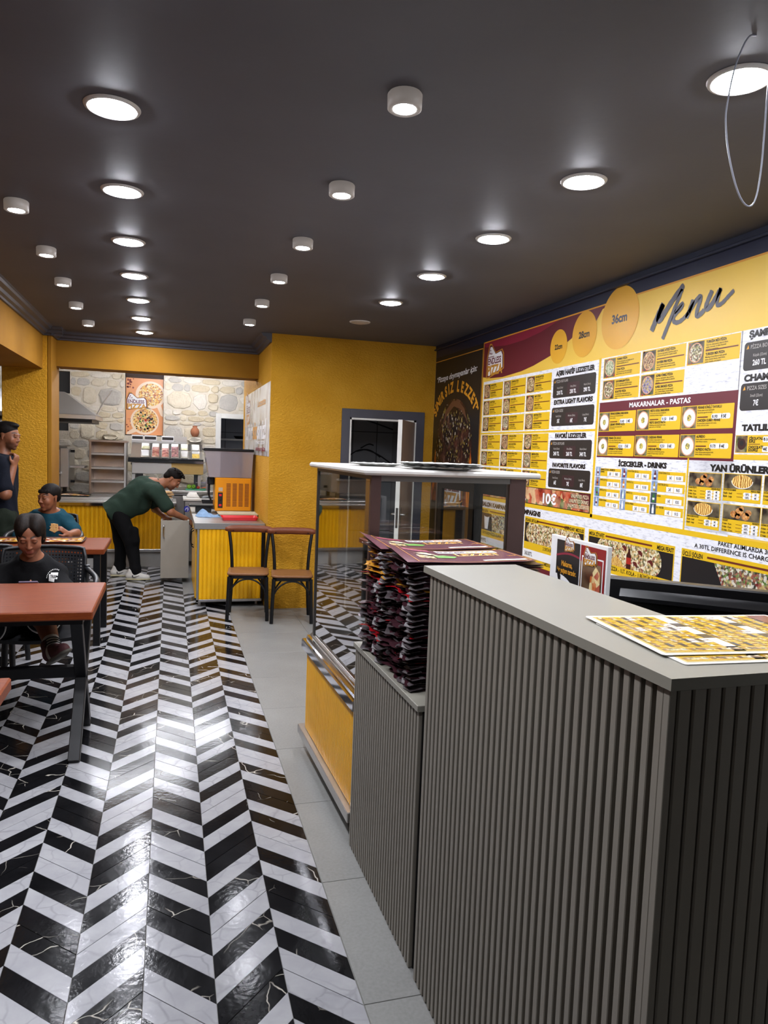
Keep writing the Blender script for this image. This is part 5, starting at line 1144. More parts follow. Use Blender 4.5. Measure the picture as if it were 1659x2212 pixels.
# small fridge with white top between the counters
t=thing('undercounter_fridge','small steel undercounter fridge with white top and blue sticker behind the drinks counter','fridge',(.42,9.95,0))
MB().box((-.24,-.25,.06),(.26,.3,.845),0,.004).obj('fridge_body',STL,t); MB().box((-.26,-.27,.845),(.28,.31,.872),0,.004).obj('white_top',DWH,t); MB().box((-.235,-.262,.1),(.255,-.25,.82)).obj('fridge_door',STL,t)
MB().prism([(-.215+.035*math.cos(a),.74+.04*math.sin(a)) for a in [i*2*PI/20 for i in range(20)]],-.2635,-.262,'y').obj('blue_sticker',M('sticker_blue','2a36b8',.4),t)
m=MB(); m.tube([(-.235,-.2645,.72),(-.22,-.2645,.765),(-.205,-.2645,.73)],.004,6,0,1); m.tube([(-.205,-.2645,.765),(-.192,-.2645,.735),(-.21,-.2645,.71)],.004,6,0,1); m.obj('sticker_mark',VWH,t)
for x in (-.2,.22):
    for y in (-.2,.25): MB().cyl((x,y,0),(x,y,.06),.015).obj('foot',BLK,t)
m=MB(); m.sheet(22,16,lambda u,v:((u-.5)*.26,(v-.5)*.3,.004+max(0,min(1,6*min(u,1-u,v,1-v)))*(.02+.075*u**1.2)*(.8+.2*math.sin(9*v+5*u))),0,True,.003); tag(m.obj('black_bag',M('bag_black','141416',.35),None,(.50,9.95,.8775)),'crumpled black bag lying on the white fridge top behind the dispenser','bag')
m=MB(); m.sheet(14,12,lambda u,v:((u-.5)*.16,(v-.5)*.18,.003+max(0,min(1,5*min(u,1-u,v,1-v)))*(.05+.012*math.sin(9*v+7*u))),0,True,.003); tag(m.obj('white_cloth',PAPER,None,(.285,10.02,.876)),'crumpled white cloth on the fridge top beside the black bag','cloth')

# ------------------------------------------------------------------ printed poster on the column side
sp=bpy.data.objects.new('column_poster',None); COL.objects.link(sp); tag(sp,'glossy brown grey printed poster on the side of the yellow wall above the dispenser','poster'); sp.matrix_world=Matrix(((0,0,-1,.9045),(-1,0,0,0),(0,1,0,0),(0,0,0,1)))
k=N('poster_blur',.18,0,.5); a=k.noise(2.2,3,.5,k.co('Object',(1.6,.7,1))); k.col(k.ramp(a.outputs[0],((.32,'8a6a50'),(.45,'b9b3ab'),(.6,'d6d3cf'),(.72,'7f6a58'))))
panel('sheet',-9.5,1.48,-7.065,2.20,.003,k.m,sp,th=.003)
logo(sp,-9.1,1.98,1.5,.004)
text('Limit',-9.3,1.66,.20,VWH,sp,.0045,.75,.03,'L',.1); text('siz',-8.53,1.66,.20,VOR,sp,.0045,.42,.03,'L',.1); text('siniz!',-8.09,1.66,.20,VWH,sp,.0045,.78,.03,'L',.1)
text('Lezzette',-8.1,2.0,.075,VOR,sp,.0045,.7,.02); text('endless pizza',-8.2,1.53,.05,VMA2,sp,.0045,.85,.02); text('ENDLESS',-8.2,1.60,.035,VWH,sp,.0045,.8,.02)
# ------------------------------------------------------------------ people (signed-distance bodies turned into one continuous mesh)
class SDF:
    def __init__(s,lo,hi,h):
        s.lo=np.array(lo,float); s.h=h; s.n=np.ceil((np.array(hi)-s.lo)/h).astype(int)+1
        s.V=np.full(s.n,.2,np.float32)
    def grid(s,lo,hi):
        a=np.clip(np.floor((np.array(lo)-s.lo)/s.h).astype(int),0,s.n-1); b=np.clip(np.ceil((np.array(hi)-s.lo)/s.h).astype(int)+1,1,s.n)
        ax=[s.lo[i]+s.h*np.arange(a[i],b[i]) for i in range(3)]
        X,Y,Z=np.meshgrid(*ax,indexing='ij',sparse=False)
        return (slice(a[0],b[0]),slice(a[1],b[1]),slice(a[2],b[2])),np.stack([X,Y,Z],-1)
    def put(s,lo,hi,f,k=.01,op='u'):
        m=k+3*s.h; sl,P=s.grid(np.array(lo)-m,np.array(hi)+m)
        if P.size==0: return
        d=f(P).astype(np.float32); v=s.V[sl]
        if op=='u':
            h_=np.clip(.5+.5*(v-d)/k,0,1); s.V[sl]=v*(1-h_)+d*h_-k*h_*(1-h_)
        elif op=='s':
            h_=np.clip(.5-.5*(v+d)/k,0,1); s.V[sl]=v*(1-h_)-d*h_+k*h_*(1-h_)
        return s
    def cap(s,a,b,ra,rb=None,k=.012,flat=None,fd=None,op='u'):
        a=np.array(a,float);b=np.array(b,float); rb=ra if rb is None else rb; ba=b-a; L=max(1e-9,ba@ba); R_=max(ra,rb)
        def f(P):
            q=P-a; t=np.clip((q@ba)/L,0,1); r=ra+(rb-ra)*t; w=q-t[...,None]*ba
            if flat:
                n=np.array(fd,float); n/=np.linalg.norm(n); w=w+((1/flat-1)*(w@n))[...,None]*n
                return (np.linalg.norm(w,axis=-1)-r)*min(1,flat)
            return np.linalg.norm(w,axis=-1)-r
        return s.put(np.minimum(a,b)-R_,np.maximum(a,b)+R_,f,k,op)
    def ell(s,c,r,k=.012,rot=None,op='u'):
        c=np.array(c,float); r=np.array(r,float); M_=np.array(rot) if rot is not None else np.eye(3); R_=np.full(3,r.max())
        def f(P):
            q=(P-c)@M_; k0=np.linalg.norm(q/r,axis=-1); k1=np.linalg.norm(q/(r*r),axis=-1); return k0*(k0-1)/np.maximum(k1,1e-6)
        return s.put(c-R_,c+R_,f,k,op)
    def cut(s,p,n):
        """keep the side the normal n points away from"""
        p=np.array(p,float);n=np.array(n,float);n/=np.linalg.norm(n)
        sl,P=s.grid(s.lo,s.lo+s.h*s.n); s.V=np.maximum(s.V,((P-p)@n).astype(np.float32)); return s
    def ripple(s,amp,f1,f2,seed=0):
        sl,P=s.grid(s.lo,s.lo+s.h*s.n); x,y,z=P[...,0],P[...,1],P[...,2]
        s.V=s.V+(amp*(np.sin(f1*z+3*np.sin(f2*x+seed)+2*y*f2)*np.sin(f2*1.3*x+f1*.5*y+seed*2)+.5*np.sin(f1*1.7*(x+y)+f1*z*.6+seed))).astype(np.float32); return s
    def mesh(s):
        V=s.V; n=V.shape; ins=V<0
        c=[ins[i:n[0]-1+i,j:n[1]-1+j,k:n[2]-1+k] for i in (0,1) for j in (0,1) for k in (0,1)]
        tot=sum(x.astype(np.int8) for x in c); act=(tot>0)&(tot<8); idx=np.argwhere(act)
        ids=np.full([d-1 for d in n],-1,np.int64); ids[act]=np.arange(len(idx))
        acc=np.zeros((len(idx),3)); cnt=np.zeros(len(idx))
        cor=[(0,0,0),(1,0,0),(0,1,0),(1,1,0),(0,0,1),(1,0,1),(0,1,1),(1,1,1)]
        for a in cor:
            for ax in range(3):
                if a[ax]: continue
                b=list(a); b[ax]=1
                va=V[idx[:,0]+a[0],idx[:,1]+a[1],idx[:,2]+a[2]]; vb=V[idx[:,0]+b[0],idx[:,1]+b[1],idx[:,2]+b[2]]
                m=(va<0)!=(vb<0); t=np.where(m,va/np.where(m,va-vb,1),0); p=np.array(a,float)[None]+np.zeros((len(idx),3)); p[:,ax]+=t
                acc[m]+=p[m]; cnt[m]+=1
        P=s.lo+s.h*(idx+acc/cnt[:,None]); F=[]
        for ax in range(3):
            o=[i for i in range(3) if i!=ax]; sa=[slice(None)]*3; sb=[slice(None)]*3; sa[ax]=slice(0,n[ax]-1); sb[ax]=slice(1,n[ax])
            e=np.argwhere(ins[tuple(sa)]!=ins[tuple(sb)]); e=e[(e[:,o[0]]>0)&(e[:,o[1]]>0)&(e[:,o[0]]<n[o[0]]-1)&(e[:,o[1]]<n[o[1]]-1)]
            q=[]
            for d0,d1 in ((1,1),(0,1),(0,0),(1,0)):
                w=e.copy(); w[:,o[0]]-=d0; w[:,o[1]]-=d1; q.append(ids[w[:,0],w[:,1],w[:,2]])
            q=np.stack(q,1); fl=ins[e[:,0],e[:,1],e[:,2]]
            if ax==1: fl=~fl
            q[~fl]=q[~fl][:,::-1]; F.append(q)
        return P,np.concatenate(F)
    def obj(s,name,mat,parent,off,colfn=None):
        P,F=s.mesh(); P=P-np.array(off); me=bpy.data.meshes.new(name)
        me.vertices.add(len(P)); me.vertices.foreach_set('co',P.astype(np.float32).ravel()); nf=len(F)
        me.loops.add(nf*4); me.loops.foreach_set('vertex_index',F.astype(np.int32).ravel()); me.polygons.add(nf)
        me.polygons.foreach_set('loop_start',np.arange(0,nf*4,4,dtype=np.int32)); me.polygons.foreach_set('use_smooth',np.ones(nf,bool))
        me.update(calc_edges=True); me.validate(); me.materials.append(mat)
        if colfn:
            at=me.color_attributes.new('tone','FLOAT_COLOR','POINT'); cc=np.ones((len(P),4),np.float32); cc[:,:3]=colfn(P+np.array(off)); at.data.foreach_set('color',cc.ravel())
        return link(name,me,parent)
def skin_mat():
    k=N('skin',.48,0,.4); a=k.n('Attribute'); a.attribute_name='tone'; nz=k.noise(60,3); k.col(k.mix(.12,a.outputs['Color'],k.ramp(nz.outputs[0],((.35,'6a3f2c'),(.65,'e8b090'))),'SOFT_LIGHT'))
    k.set('Subsurface Weight',.06); k.set('Subsurface Radius',(.012,.005,.003)); k.bump(k.noise(220,2).outputs[0],.05,.001); return k.m
SKIN=skin_mat()
def hairmat(nm,c1,c2):
    k=N(nm,.62,0,.15); a=k.noise(30,4,.6,k.co('Object',(3,3,.7)),1.0); k.col(k.ramp(a.outputs[0],((.35,c1),(.7,c2)))); k.bump(k.noise(70,4,.6,k.co('Object',(3,3,.5)),1.2).outputs[0],.35,.005); return k.m
HAIRB=hairmat('hair_black','0b0909','1d1714'); HAIRD=hairmat('hair_dark_brown','0f0a08','221812')
def fabric(nm,c,bs=35,bp=.25):
    k=N(nm,.88,0,.2); a=k.noise(5,4); L=lin(c); r=k.n('ValToRGB'); r.color_ramp.elements[0].position=.3; r.color_ramp.elements[1].position=.7
    r.color_ramp.elements[0].color=tuple(x*.85 for x in L[:3])+(1,); r.color_ramp.elements[1].color=tuple(x*1.12 for x in L[:3])+(1,)
    k.l(a.outputs[0],r.inputs[0]); k.col(r.outputs[0]); b=k.noise(7,4,.55,None,1.0); k.bump(b.outputs[0],bp,.03); return k.m
def A3(*v): return np.array(v,float)
def basis(fwd,up=(0,0,1)):
    f=A3(*fwd); f/=np.linalg.norm(f); u=A3(*up); r=np.cross(f,u); r/=np.linalg.norm(r); u=np.cross(r,f); return r,f,u   # right, forward, up
class Head:
    """head local axes: r (person's... image right of facing), f forward, u up; c = centre of skull between the ears; s = scale (1 = 23 cm tall head)"""
    def __init__(h,c,fwd,up=(0,0,1),s=1.0): h.c=A3(*c); h.r,h.f,h.u=basis(fwd,up); h.s=s; h.M=np.stack([h.r,h.f,h.u],1)
    def p(h,x,y,z): return h.c+h.s*(x*h.r+y*h.f+z*h.u)
    def e(h,S,x,y,z,rx,ry,rz,k=.01,op='u',tilt=0):
        M_=h.M
        if tilt: c,n=math.cos(tilt),math.sin(tilt); M_=np.stack([h.r,h.f*c+h.u*n,h.u*c-h.f*n],1)
        S.ell(h.p(x,y,z),A3(rx,ry,rz)*h.s,k*h.s,M_,op)
    def build(h,S,fem=False,open_mouth=0):
        e=h.e
        e(S,0,-.012,.048,.075,.094,.077)                 # cranium
        e(S,0,.034,-.005,.062,.062,.088,.02)             # face block
        e(S,0,.045,-.065,.046 if fem else .049,.044,.040,.022) # jaw
        e(S,0,.074,-.095,.020,.016,.014,.016)            # chin
        for x in (-1,1):
            e(S,x*.038,.066,-.024,.025,.020,.026,.022)   # cheek
            e(S,x*.031,.103,.014,.018,.011,.011,.012,'s')  # socket
            e(S,x*.031,.0855,.013,.0135,.0120,.0115,.003)  # eyeball under the lid
            e(S,x*.028,.089,.033,.021,.008,.006,.012)      # brow
            S.cap(h.p(x*.069,-.012,.028),h.p(x*.072,-.006,-.022),.016*h.s,.010*h.s,.006*h.s,.45,h.r) ; e(S,x*.082,-.004,.004,.004,.010,.015,.004,'s')
            S.cap(h.p(x*.0105,.100,-.025),h.p(x*.0115,.096,-.027),.0072*h.s,.0062*h.s,.006*h.s)
        S.cap(h.p(0,.090,.026),h.p(0,.1095,-.019),.0062*h.s,.0095*h.s,.010*h.s)  # nose
        S.cap(h.p(-.016,.0905,-.0525),h.p(.016,.0905,-.0525),.0060*h.s,.0060*h.s,.006*h.s); S.cap(h.p(-.013,.0905,-.0635),h.p(.013,.0905,-.0635),.0070*h.s,.0070*h.s,.006*h.s)
        S.cap(h.p(-.020,.099,-.058),h.p(.020,.099,-.058),(.0018+open_mouth)*h.s,None,.003*h.s,op='s')
        for x in (-1,1): e(S,x*.0045,.101,-.041,.003,.004,.007,.004,'s')
    def tones(h,P,base,lip,brow,stub=None,lash=True,closed=True):
        q=(P-h.c)@h.M/h.s; x,y,z=np.abs(q[:,0]),q[:,1],q[:,2]; B=np.array(lin(base)[:3]); C=np.tile(B,(len(P),1))
        def blend(m,c): nonlocal C; m=np.clip(m,0,1)[:,None]; C=C*(1-m)+np.array(lin(c)[:3])*m
        head=(np.abs(z)<.14)&(y>.02)&(x<.09)
        blush=np.exp(-((x-.045)/.025)**2-((z+.025)/.03)**2)*.10*head; blend(blush,lip)
        if stub: blend(np.clip((-.035-z)/.02,0,1)*head*(np.exp(-((z+.03)/.2)**2))*.65*(y>.02)*(z>-.13),stub)
        blend(np.clip(1.6-np.maximum(np.abs(x)/.019,np.abs(z+.058)/.0100)*1.0,0,1)*(y>.075)*head*.8,lip)
        zb=z-(.040+.006*np.sin(np.clip((x-.012)/.04,0,1)*3.1)); blend(np.clip(1.5-np.abs(zb)/.0045,0,1)*(x>.011)*(x<.054)*(y>.05)*head,brow)
        if lash:
            zl=z-(.010 if closed else .022)-.0*x; blend(np.clip(1.5-np.abs(zl+.12*(x-.030)**2*10)/.0026,0,1)*(x>.014)*(x<.047)*(y>.06)*head*.95,'120c0a')
            blend(np.exp(-((x-.030)/.02)**2-((z-.016)/.013)**2)*.28*head,'4a2a1c')
            if not closed:
                blend(np.clip(1.4-np.sqrt(((x-.030)/.012)**2+((z-.014)/.0055)**2),0,1)*(y>.07)*head,'d8cfc8'); blend(np.clip(1.5-np.sqrt(((x-.030)/.0052)**2+((z-.014)/.0052)**2),0,1)*(y>.07)*head,'140c08')
        return C
def hand(S,w,d,pal,side,curl=.5,s=1.0,thumb=1,spread=.0):
    """w wrist, d direction of the hand, pal palm normal, side = +1/-1 where the thumb sits along d x pal"""
    d=A3(*d); d/=np.linalg.norm(d); n=A3(*pal); n-=d*(n@d); n/=np.linalg.norm(n); t=np.cross(d,n)*side; w=A3(*w)
    S.cap(w+d*.02*s,w+d*.075*s+t*.004*s,.036*s,.040*s,.012,.42,n)
    S.cap(w-d*.01*s,w+d*.03*s,.026*s,.028*s,.014,.62,n)
    tips=[]
    for i,(off,L,r) in enumerate(((.030,.072,.0088),(.010,.080,.0092),(-.011,.074,.0088),(-.030,.060,.0078))):
        p=w+d*.088*s+t*off*s; a=0; q=p
        for j,f in enumerate((.42,.33,.25)):
            a+=curl*(1.05,1.25,.8)[j]; dd=d*math.cos(a)+n*math.sin(a)+t*(off*spread*6); dd/=np.linalg.norm(dd); nx=q+dd*L*f*s
            S.cap(q,nx,r*s*(1-.08*j),r*s*(.93-.08*j),.003); q=nx
        tips.append(q)
    b=w+d*.025*s+t*.028*s; m1=b+(d*.55+t*.65+n*.35)*.040*s; m2=m1+(d*.85+t*.10+n*.45)*.034*s*thumb
    S.cap(b,m1,.0135*s,.011*s,.008); S.cap(m1,m2,.0105*s,.0085*s,.003)
    return tips,m2
def limb(S,pts,rs,k=.02):
    for a,b,ra,rb in zip(pts,pts[1:],rs,rs[1:]): S.cap(a,b,ra,rb,k)
def bodytone(h,base,*a,**kw): return lambda P:h.tones(P,base,*a,**kw)
def sneaker(parent,off,heel,toe,mats,s=1.0,lift=0,pitch=None,stripe=False,up=(0,0,1)):
    """shoe from heel to toe point on its sole line"""
    heel=A3(*heel);toe=A3(*toe); d=toe-heel; L=np.linalg.norm(d); f=d/L; u=A3(*up); u-=f*(u@f); u/=np.linalg.norm(u); r=np.cross(f,u)
    g=lambda a,b,c:heel+f*a*L+r*b+u*c
    lo=np.minimum(heel,toe)-.12; hi=np.maximum(heel,toe)+.14
    S=SDF(lo,hi,.0045)
    S.cap(g(.12,0,.045),g(.5,0,.04),.036,.036,.02); S.cap(g(.5,0,.035),g(.86,0,.03),.040,.034,.02); S.cap(g(.16,0,.06),g(.20,0,.10),.036,.034,.02); S.cap(g(.3,0,.075),g(.6,0,.05),.03,.026,.02)
    S.cut(heel+u*.012,-u); S.obj('shoe_upper',mats[0],parent,off)
    S=SDF(lo,hi,.0045); S.cap(g(.13,0,.012),g(.5,0,.012),.041,.040,.01,.36,u); S.cap(g(.5,0,.012),g(.87,0,.013),.045,.039,.012,.36,u); S.cut(heel+u*.024,u); S.cut(heel+u*.0,-u); S.obj('shoe_sole',mats[1],parent,off)
    if stripe:
        m=MB()
        for sd in (-1,1):
            P=[g(.22,sd*.042,.055),g(.40,sd*.0445,.040),g(.55,sd*.044,.045),g(.40,sd*.046,.028)]; m.tube([tuple(x-np.array(off)) for x in (g(.30,sd*.040,.062),g(.28,sd*.043,.045),g(.36,sd*.0455,.036),g(.56,sd*.0435,.058))],(.006,.002),6,0,2)
        m.obj('shoe_mark',BLK,parent)
        m=MB()
        for i in range(4): a=.42+.07*i; c_=.088-.011*i; m.tube([tuple(x-np.array(off)) for x in (g(a,-.022,c_-.012),g(a,0,c_),g(a,.022,c_-.012))],.003,6,0,1)
        m.obj('shoe_laces',mats[0],parent)

# ---- bending man in the green T-shirt (faces +X, reaches into the open bin)
GS=fabric('shirt_green','2a3b31'); BK=fabric('trousers_black','0a0a0c')
off=(-.42,8.85,0); t=thing('person','young man in a dark green T-shirt and black trousers bending over the open bin','person',off)
hip=A3(-.60,8.86,.80); chest=A3(-.24,8.84,1.045); neck=A3(-.10,8.82,1.10)
hd=Head((.015,8.80,1.155),(.72,-.10,-.70),(.68,0,.74),.97)
S=SDF((-.82,8.45,-.02),(.42,9.25,1.36),.0055)
S.cap(hip,chest,.098,.135,.05,.80,(.5,0,-.86)); S.cap(chest,neck,.13,.06,.06)
S.cap(neck,hd.p(0,-.02,-.03),.055,.052,.025); hd.build(S)
shN,shF=A3(-.155,8.63,1.02),A3(-.19,9.03,1.03); elN=A3(.005,8.58,.80); wrN=A3(.175,8.66,.715); elF=A3(-.17,9.06,.79); wrF=A3(-.075,8.78,.735)
limb(S,[shN,elN,wrN],(.058,.042,.029),.03); limb(S,[shF,elF,wrF],(.056,.041,.028),.03)
hand(S,wrN,(.7,.25,-.6),(0,.6,-.8),1,.45,.95); hand(S,wrF,(.8,-.5,-.3),(-.2,.5,-.9),-1,.75,.92)
knN,anN=A3(-.42,8.77,.44),A3(-.37,8.74,.09); knF,anF=A3(-.545,8.98,.44),A3(-.555,8.99,.10)
limb(S,[hip+A3(.03,-.07,-.02),knN,anN],(.080,.060,.042),.03); limb(S,[hip+A3(.02,.07,-.02),knF,anF],(.080,.060,.042),.03)
tone=bodytone(hd,'9f6a4c','9a5a4a','100c0a',stub='6a4a3a',closed=True)
S.obj('body',SKIN,t,off,tone)
S=SDF((-.85,8.42,.6),(.15,9.3,1.32),.0065)
S.cap(A3(-.635,8.86,.775),A3(-.30,8.85,1.035),.160,.162,.06,.84,(.55,0,-.83)); S.cap(A3(-.30,8.85,1.03),A3(-.15,8.83,1.085),.17,.085,.06,.85,(.5,0,-.86))
S.cap(A3(-.52,8.86,.765),A3(-.32,8.86,.85),.09,.10,.10)
for sh,el in ((shN,elN),(shF,elF)): S.cap(sh+(A3(-.3,8.83,1.05)-sh)*.3,sh,.10,.090,.05); S.cap(sh,sh+(el-sh)*.72,.086,.078,.03)
S.ripple(.0045,28,13,1)
e=elN-shN; S2=None
S.cut(A3(-.705,8.86,.80),A3(-.80,0,-.48)) ; S.cut(A3(-.55,8.86,.655),A3(-.35,0,-.94)); S.cut(neck+A3(.012,0,.02),A3(.85,0,.45)) if False else None
S.obj('green_shirt',GS,t,off)
S=SDF((-.85,8.5,.02),(-.15,9.25,.95),.0065)
S.cap(A3(-.545,8.86,.83),A3(-.585,8.86,.75),.106,.110,.05)
for hx_,kn,an in ((A3(-.565,8.79,.75),knN,anN),(A3(-.590,8.93,.75),knF,anF)): limb(S,[hx_,kn,an+A3(0,0,.02)],(.098,.080,.056),.04); S.cap(an+A3(0,0,.03),an+A3(0,0,-.01),.063,.060,.02)
S.cap(A3(-.385,8.71,.57),A3(-.375,8.71,.46),.045,.04,.05)
S.ripple(.003,20,12,3); S.obj('black_trousers',BK,t,off)
S=SDF((-.2,8.6,.95),(.25,9.0,1.36),.0055)
hd.e(S,0,-.020,.058,.0815,.097,.080,.01); hd.e(S,0,-.070,.0,.064,.042,.05,.02)
for i in range(40):
    a=i*2.4; rr_=.066*math.sqrt((i+.5)/40); hd.e(S,rr_*math.cos(a)*1.1,.005+rr_*math.sin(a)*1.4,.139-rr_*rr_*7,.0135,.0135,.0125,.006)
hd.e(S,0,.112,-.02,.095,.066,.098,.012,'s')
for x in (-1,1): hd.e(S,x*.085,.035,-.045,.035,.060,.062,.010,'s'); hd.e(S,x*.076,-.008,.0,.014,.022,.026,.004,'s')
S.obj('hair',HAIRB,t,off)
SHW=[M('shoe_white','c9c6be',.5),M('shoe_sole_cream','b3aa88',.5)]
sneaker(t,off,(-.475,8.73,.0),(-.205,8.70,.0),SHW,stripe=True); sneaker(t,off,(-.655,8.98,.0),(-.395,8.96,.0),SHW,stripe=True)

# ---- boy in the teal T-shirt eating at the middle table (faces camera-left)
TE=fabric('shirt_teal','123d4b'); off=(-.95,6.98,0)
t=thing('person','boy in a teal T-shirt sitting at the table and holding a piece of pizza','person',(off[0]-.075,off[1],0))
hd=Head((-.925,6.84,1.062),(-.62,-.78,-.10),(.03,.02,1),.93)
S=SDF((-1.30,6.35,.40),(-.62,7.25,1.25),.005)
S.cap((-.945,6.98,.50),(-.94,6.95,.84),.125,.145,.05,.72,(0,1,0)); S.cap((-.94,6.93,.85),(-.935,6.90,.93),.10,.05,.05); S.cap((-.935,6.89,.92),hd.p(0,-.02,-.03),.047,.045,.02); hd.build(S,open_mouth=.0025)
shL,shR=A3(-1.09,6.93,.845),A3(-.805,6.93,.845); elR=A3(-.71,6.79,.765); wrR=A3(-.745,6.62,.772); elL=A3(-1.17,6.80,.70); wrL=A3(-1.03,6.60,.79)
limb(S,[shR,elR,wrR],(.052,.039,.027),.03); limb(S,[shL,elL,wrL],(.052,.039,.027),.03)
hand(S,wrR,(-.45,-.28,.45),(-.8,.1,-.4),1,.62,.92,1.1); hand(S,wrL,(.5,-.6,.0),(0,0,-1),-1,.35,.88)
for x in (-1.03,-.86): S.cap((x,6.95,.52),(x,6.55,.52),.075,.055,.03)
S.obj('body',SKIN,t,off,bodytone(hd,'87563c','8f4f42','0f0b09',closed=True))
S=SDF((-1.33,6.6,.42),(-.6,7.25,1.02),.006)
S.cap((-.945,6.98,.48),(-.94,6.95,.83),.145,.165,.05,.74,(0,1,0)); S.cap((-.94,6.93,.85),(-.935,6.905,.905),.105,.072,.05)
for sh,el in ((shR,elR),(shL,elL)): S.cap(sh+A3(-.05 if sh is shR else .05,0,.02),sh,.072,.070,.04); S.cap(sh,sh+(el-sh)*.8,.068,.066,.03)
S.ripple(.0035,30,15,2); S.cut((-.935,6.90,.943),(0,-.25,1)); S.obj('teal_shirt',TE,t,off)
S=SDF((-1.1,6.65,.95),(-.75,7.05,1.25),.005)
hd.e(S,0,-.020,.056,.0815,.097,.081,.01); hd.e(S,0,-.066,.0,.062,.040,.05,.02)
hd.e(S,0,.112,-.03,.095,.064,.092,.010,'s')
for x in (-1,1): hd.e(S,x*.085,.035,-.05,.035,.060,.066,.010,'s'); hd.e(S,x*.076,-.008,.0,.014,.022,.026,.004,'s')
for i in range(9): hd.e(S,-.054+.0135*i,.079-abs(i-4)*.0045,.070-.003*(i%2),.010,.008,.018,.008,tilt=.35)
S.obj('hair',HAIRB,t,off)
# pizza piece in his hand
k=N('bread_crust',.7); a=k.noise(60,4); k.col(k.ramp(a.outputs[0],((.35,'c99a5c'),(.55,'e0b878'),(.7,'b0703c')))); CRU=k.m
m=MB(); m.prism([(-.035,-.022),(.010,-.040),(.034,-.025),(.034,.030),(-.004,.036),(-.022,.034),(-.018,.018),(-.032,.012),(-.022,.0)],-.006,.006,'y')
tag(m.obj('pizza_piece',CRU,None,(-.925,6.55,.838),(0,0,-.3)),'bitten piece of pizza crust in the hand of the boy in teal','pizza')

# ---- girl in the black sweatshirt with a phone at the near table
BS=fabric('sweatshirt_black','09090b'); off=(-.79,4.78,0)
t=thing('person','girl in a black sweatshirt and dark shorts sitting and looking down at a phone','person',off)
hd=Head((-.79,4.70,.995),(.06,-.90,-.43),(.02,-.40,.92),.97)
S=SDF((-1.26,3.98,.24),(-.40,5.05,1.18),.005)
S.cap((-.80,4.83,.50),(-.80,4.83,.74),.135,.14,.05,.75,(0,1,0)); S.cap((-.80,4.82,.77),(-.795,4.78,.85),.10,.055,.05); S.cap((-.795,4.78,.84),hd.p(0,-.025,-.03),.048,.046,.02); hd.build(S,True)
shL,shR=A3(-.935,4.80,.745),A3(-.668,4.80,.745); elL,elR=A3(-1.04,4.64,.63),A3(-.600,4.66,.66); wrL,wrR=A3(-.865,4.52,.708),A3(-.655,4.51,.700)
limb(S,[shR,elR,wrR],(.055,.043,.028),.03); limb(S,[shL,elL,wrL],(.055,.043,.028),.03)
hand(S,wrL,(.85,-.05,.05),(-.1,.1,1),1,.45,.82); hand(S,wrR,(-.85,-.05,.05),(.1,.1,1),-1,.45,.82)
hpL,hpR=A3(-.89,4.80,.48),A3(-.72,4.80,.48); knL,knR=A3(-.99,4.33,.53),A3(-.675,4.40,.575); anR=A3(-.588,4.17,.445); anL=A3(-1.02,4.42,.10)
S.cap(hpL,knL,.088,.060,.03); S.cap(hpR,knR,.088,.062,.03); limb(S,[knR,anR],(.060,.036),.03); 
S.obj('body',SKIN,t,off,bodytone(hd,'8f5f47','8c4c44','1a110d',closed=True))
S=SDF((-1.3,4.4,.42),(-.36,5.1,.95),.006)
S.cap((-.80,4.83,.50),(-.80,4.83,.73),.155,.155,.05,.80,(0,1,0)); S.cap((-.80,4.82,.75),(-.795,4.785,.815),.13,.078,.05)
for sh,el,wr in ((shR,elR,wrR),(shL,elL,wrL)): S.cap(sh+A3(-.06 if sh is shR else .06,0,.01),sh,.078,.070,.04); S.cap(sh,el,.065,.062,.03); S.cap(el,el+(wr-el)*.55,.060,.048,.03)
S.ripple(.004,27,14,4); S.cut((-.795,4.765,.856),(0,-.45,1)); S.obj('black_sweatshirt',BS,t,off)
S=SDF((-1.1,4.35,.36),(-.5,5.0,.66),.006); S.cap((-.88,4.80,.485),(-.735,4.80,.485),.10,.10,.04)
for a,b in ((hpL,knL),(hpR,knR)): S.cap(a,a+(b-a)*.72,.102,.092,.03)
S.ripple(.003,30,18,1); S.obj('dark_shorts',fabric('shorts_dark','15171a'),t,off)
WT=M('trim_white','d8d6d2',.7)
for a,b,nm in ((hpL,knL,0),(hpR,knR,1)):
    c=a+(b-a)*.74; d=(b-a)/np.linalg.norm(b-a); q=np.cross(d,A3(0,0,1)); q/=np.linalg.norm(q); w_=np.cross(q,d)
    MB().tube([tuple(c+(q*math.cos(x)+w_*math.sin(x))*.094-A3(*off)) for x in [i*2*PI/28 for i in range(29)]],.005,6,0,0,1,False).obj('shorts_trim',WT,t)
S=SDF((-1.0,4.45,.8),(-.6,5.0,1.2),.005)
hd.e(S,0,-.022,.050,.079,.097,.080,.01); hd.e(S,0,-.055,-.012,.070,.052,.078,.03); hd.e(S,0,-.115,.01,.032,.030,.032,.015)
for x in (-1,1):
    hd.e(S,x*.036,-.006,.070,.050,.094,.066,.012); hd.e(S,x*.064,-.012,.025,.020,.040,.050,.02); hd.e(S,x*.058,-.04,-.03,.024,.035,.05,.02)
hd.e(S,0,.122,-.040,.076,.072,.104,.012,'s'); hd.e(S,0,.106,.0,.050,.055,.112,.014,'s')
for x in (-1,1): hd.e(S,x*.080,.050,-.085,.03,.05,.06,.01,'s')
S.cap(hd.p(0,.100,.10),hd.p(0,-.03,.142),.0055,.004,.005,op='s')
S.obj('hair',HAIRD,t,off)
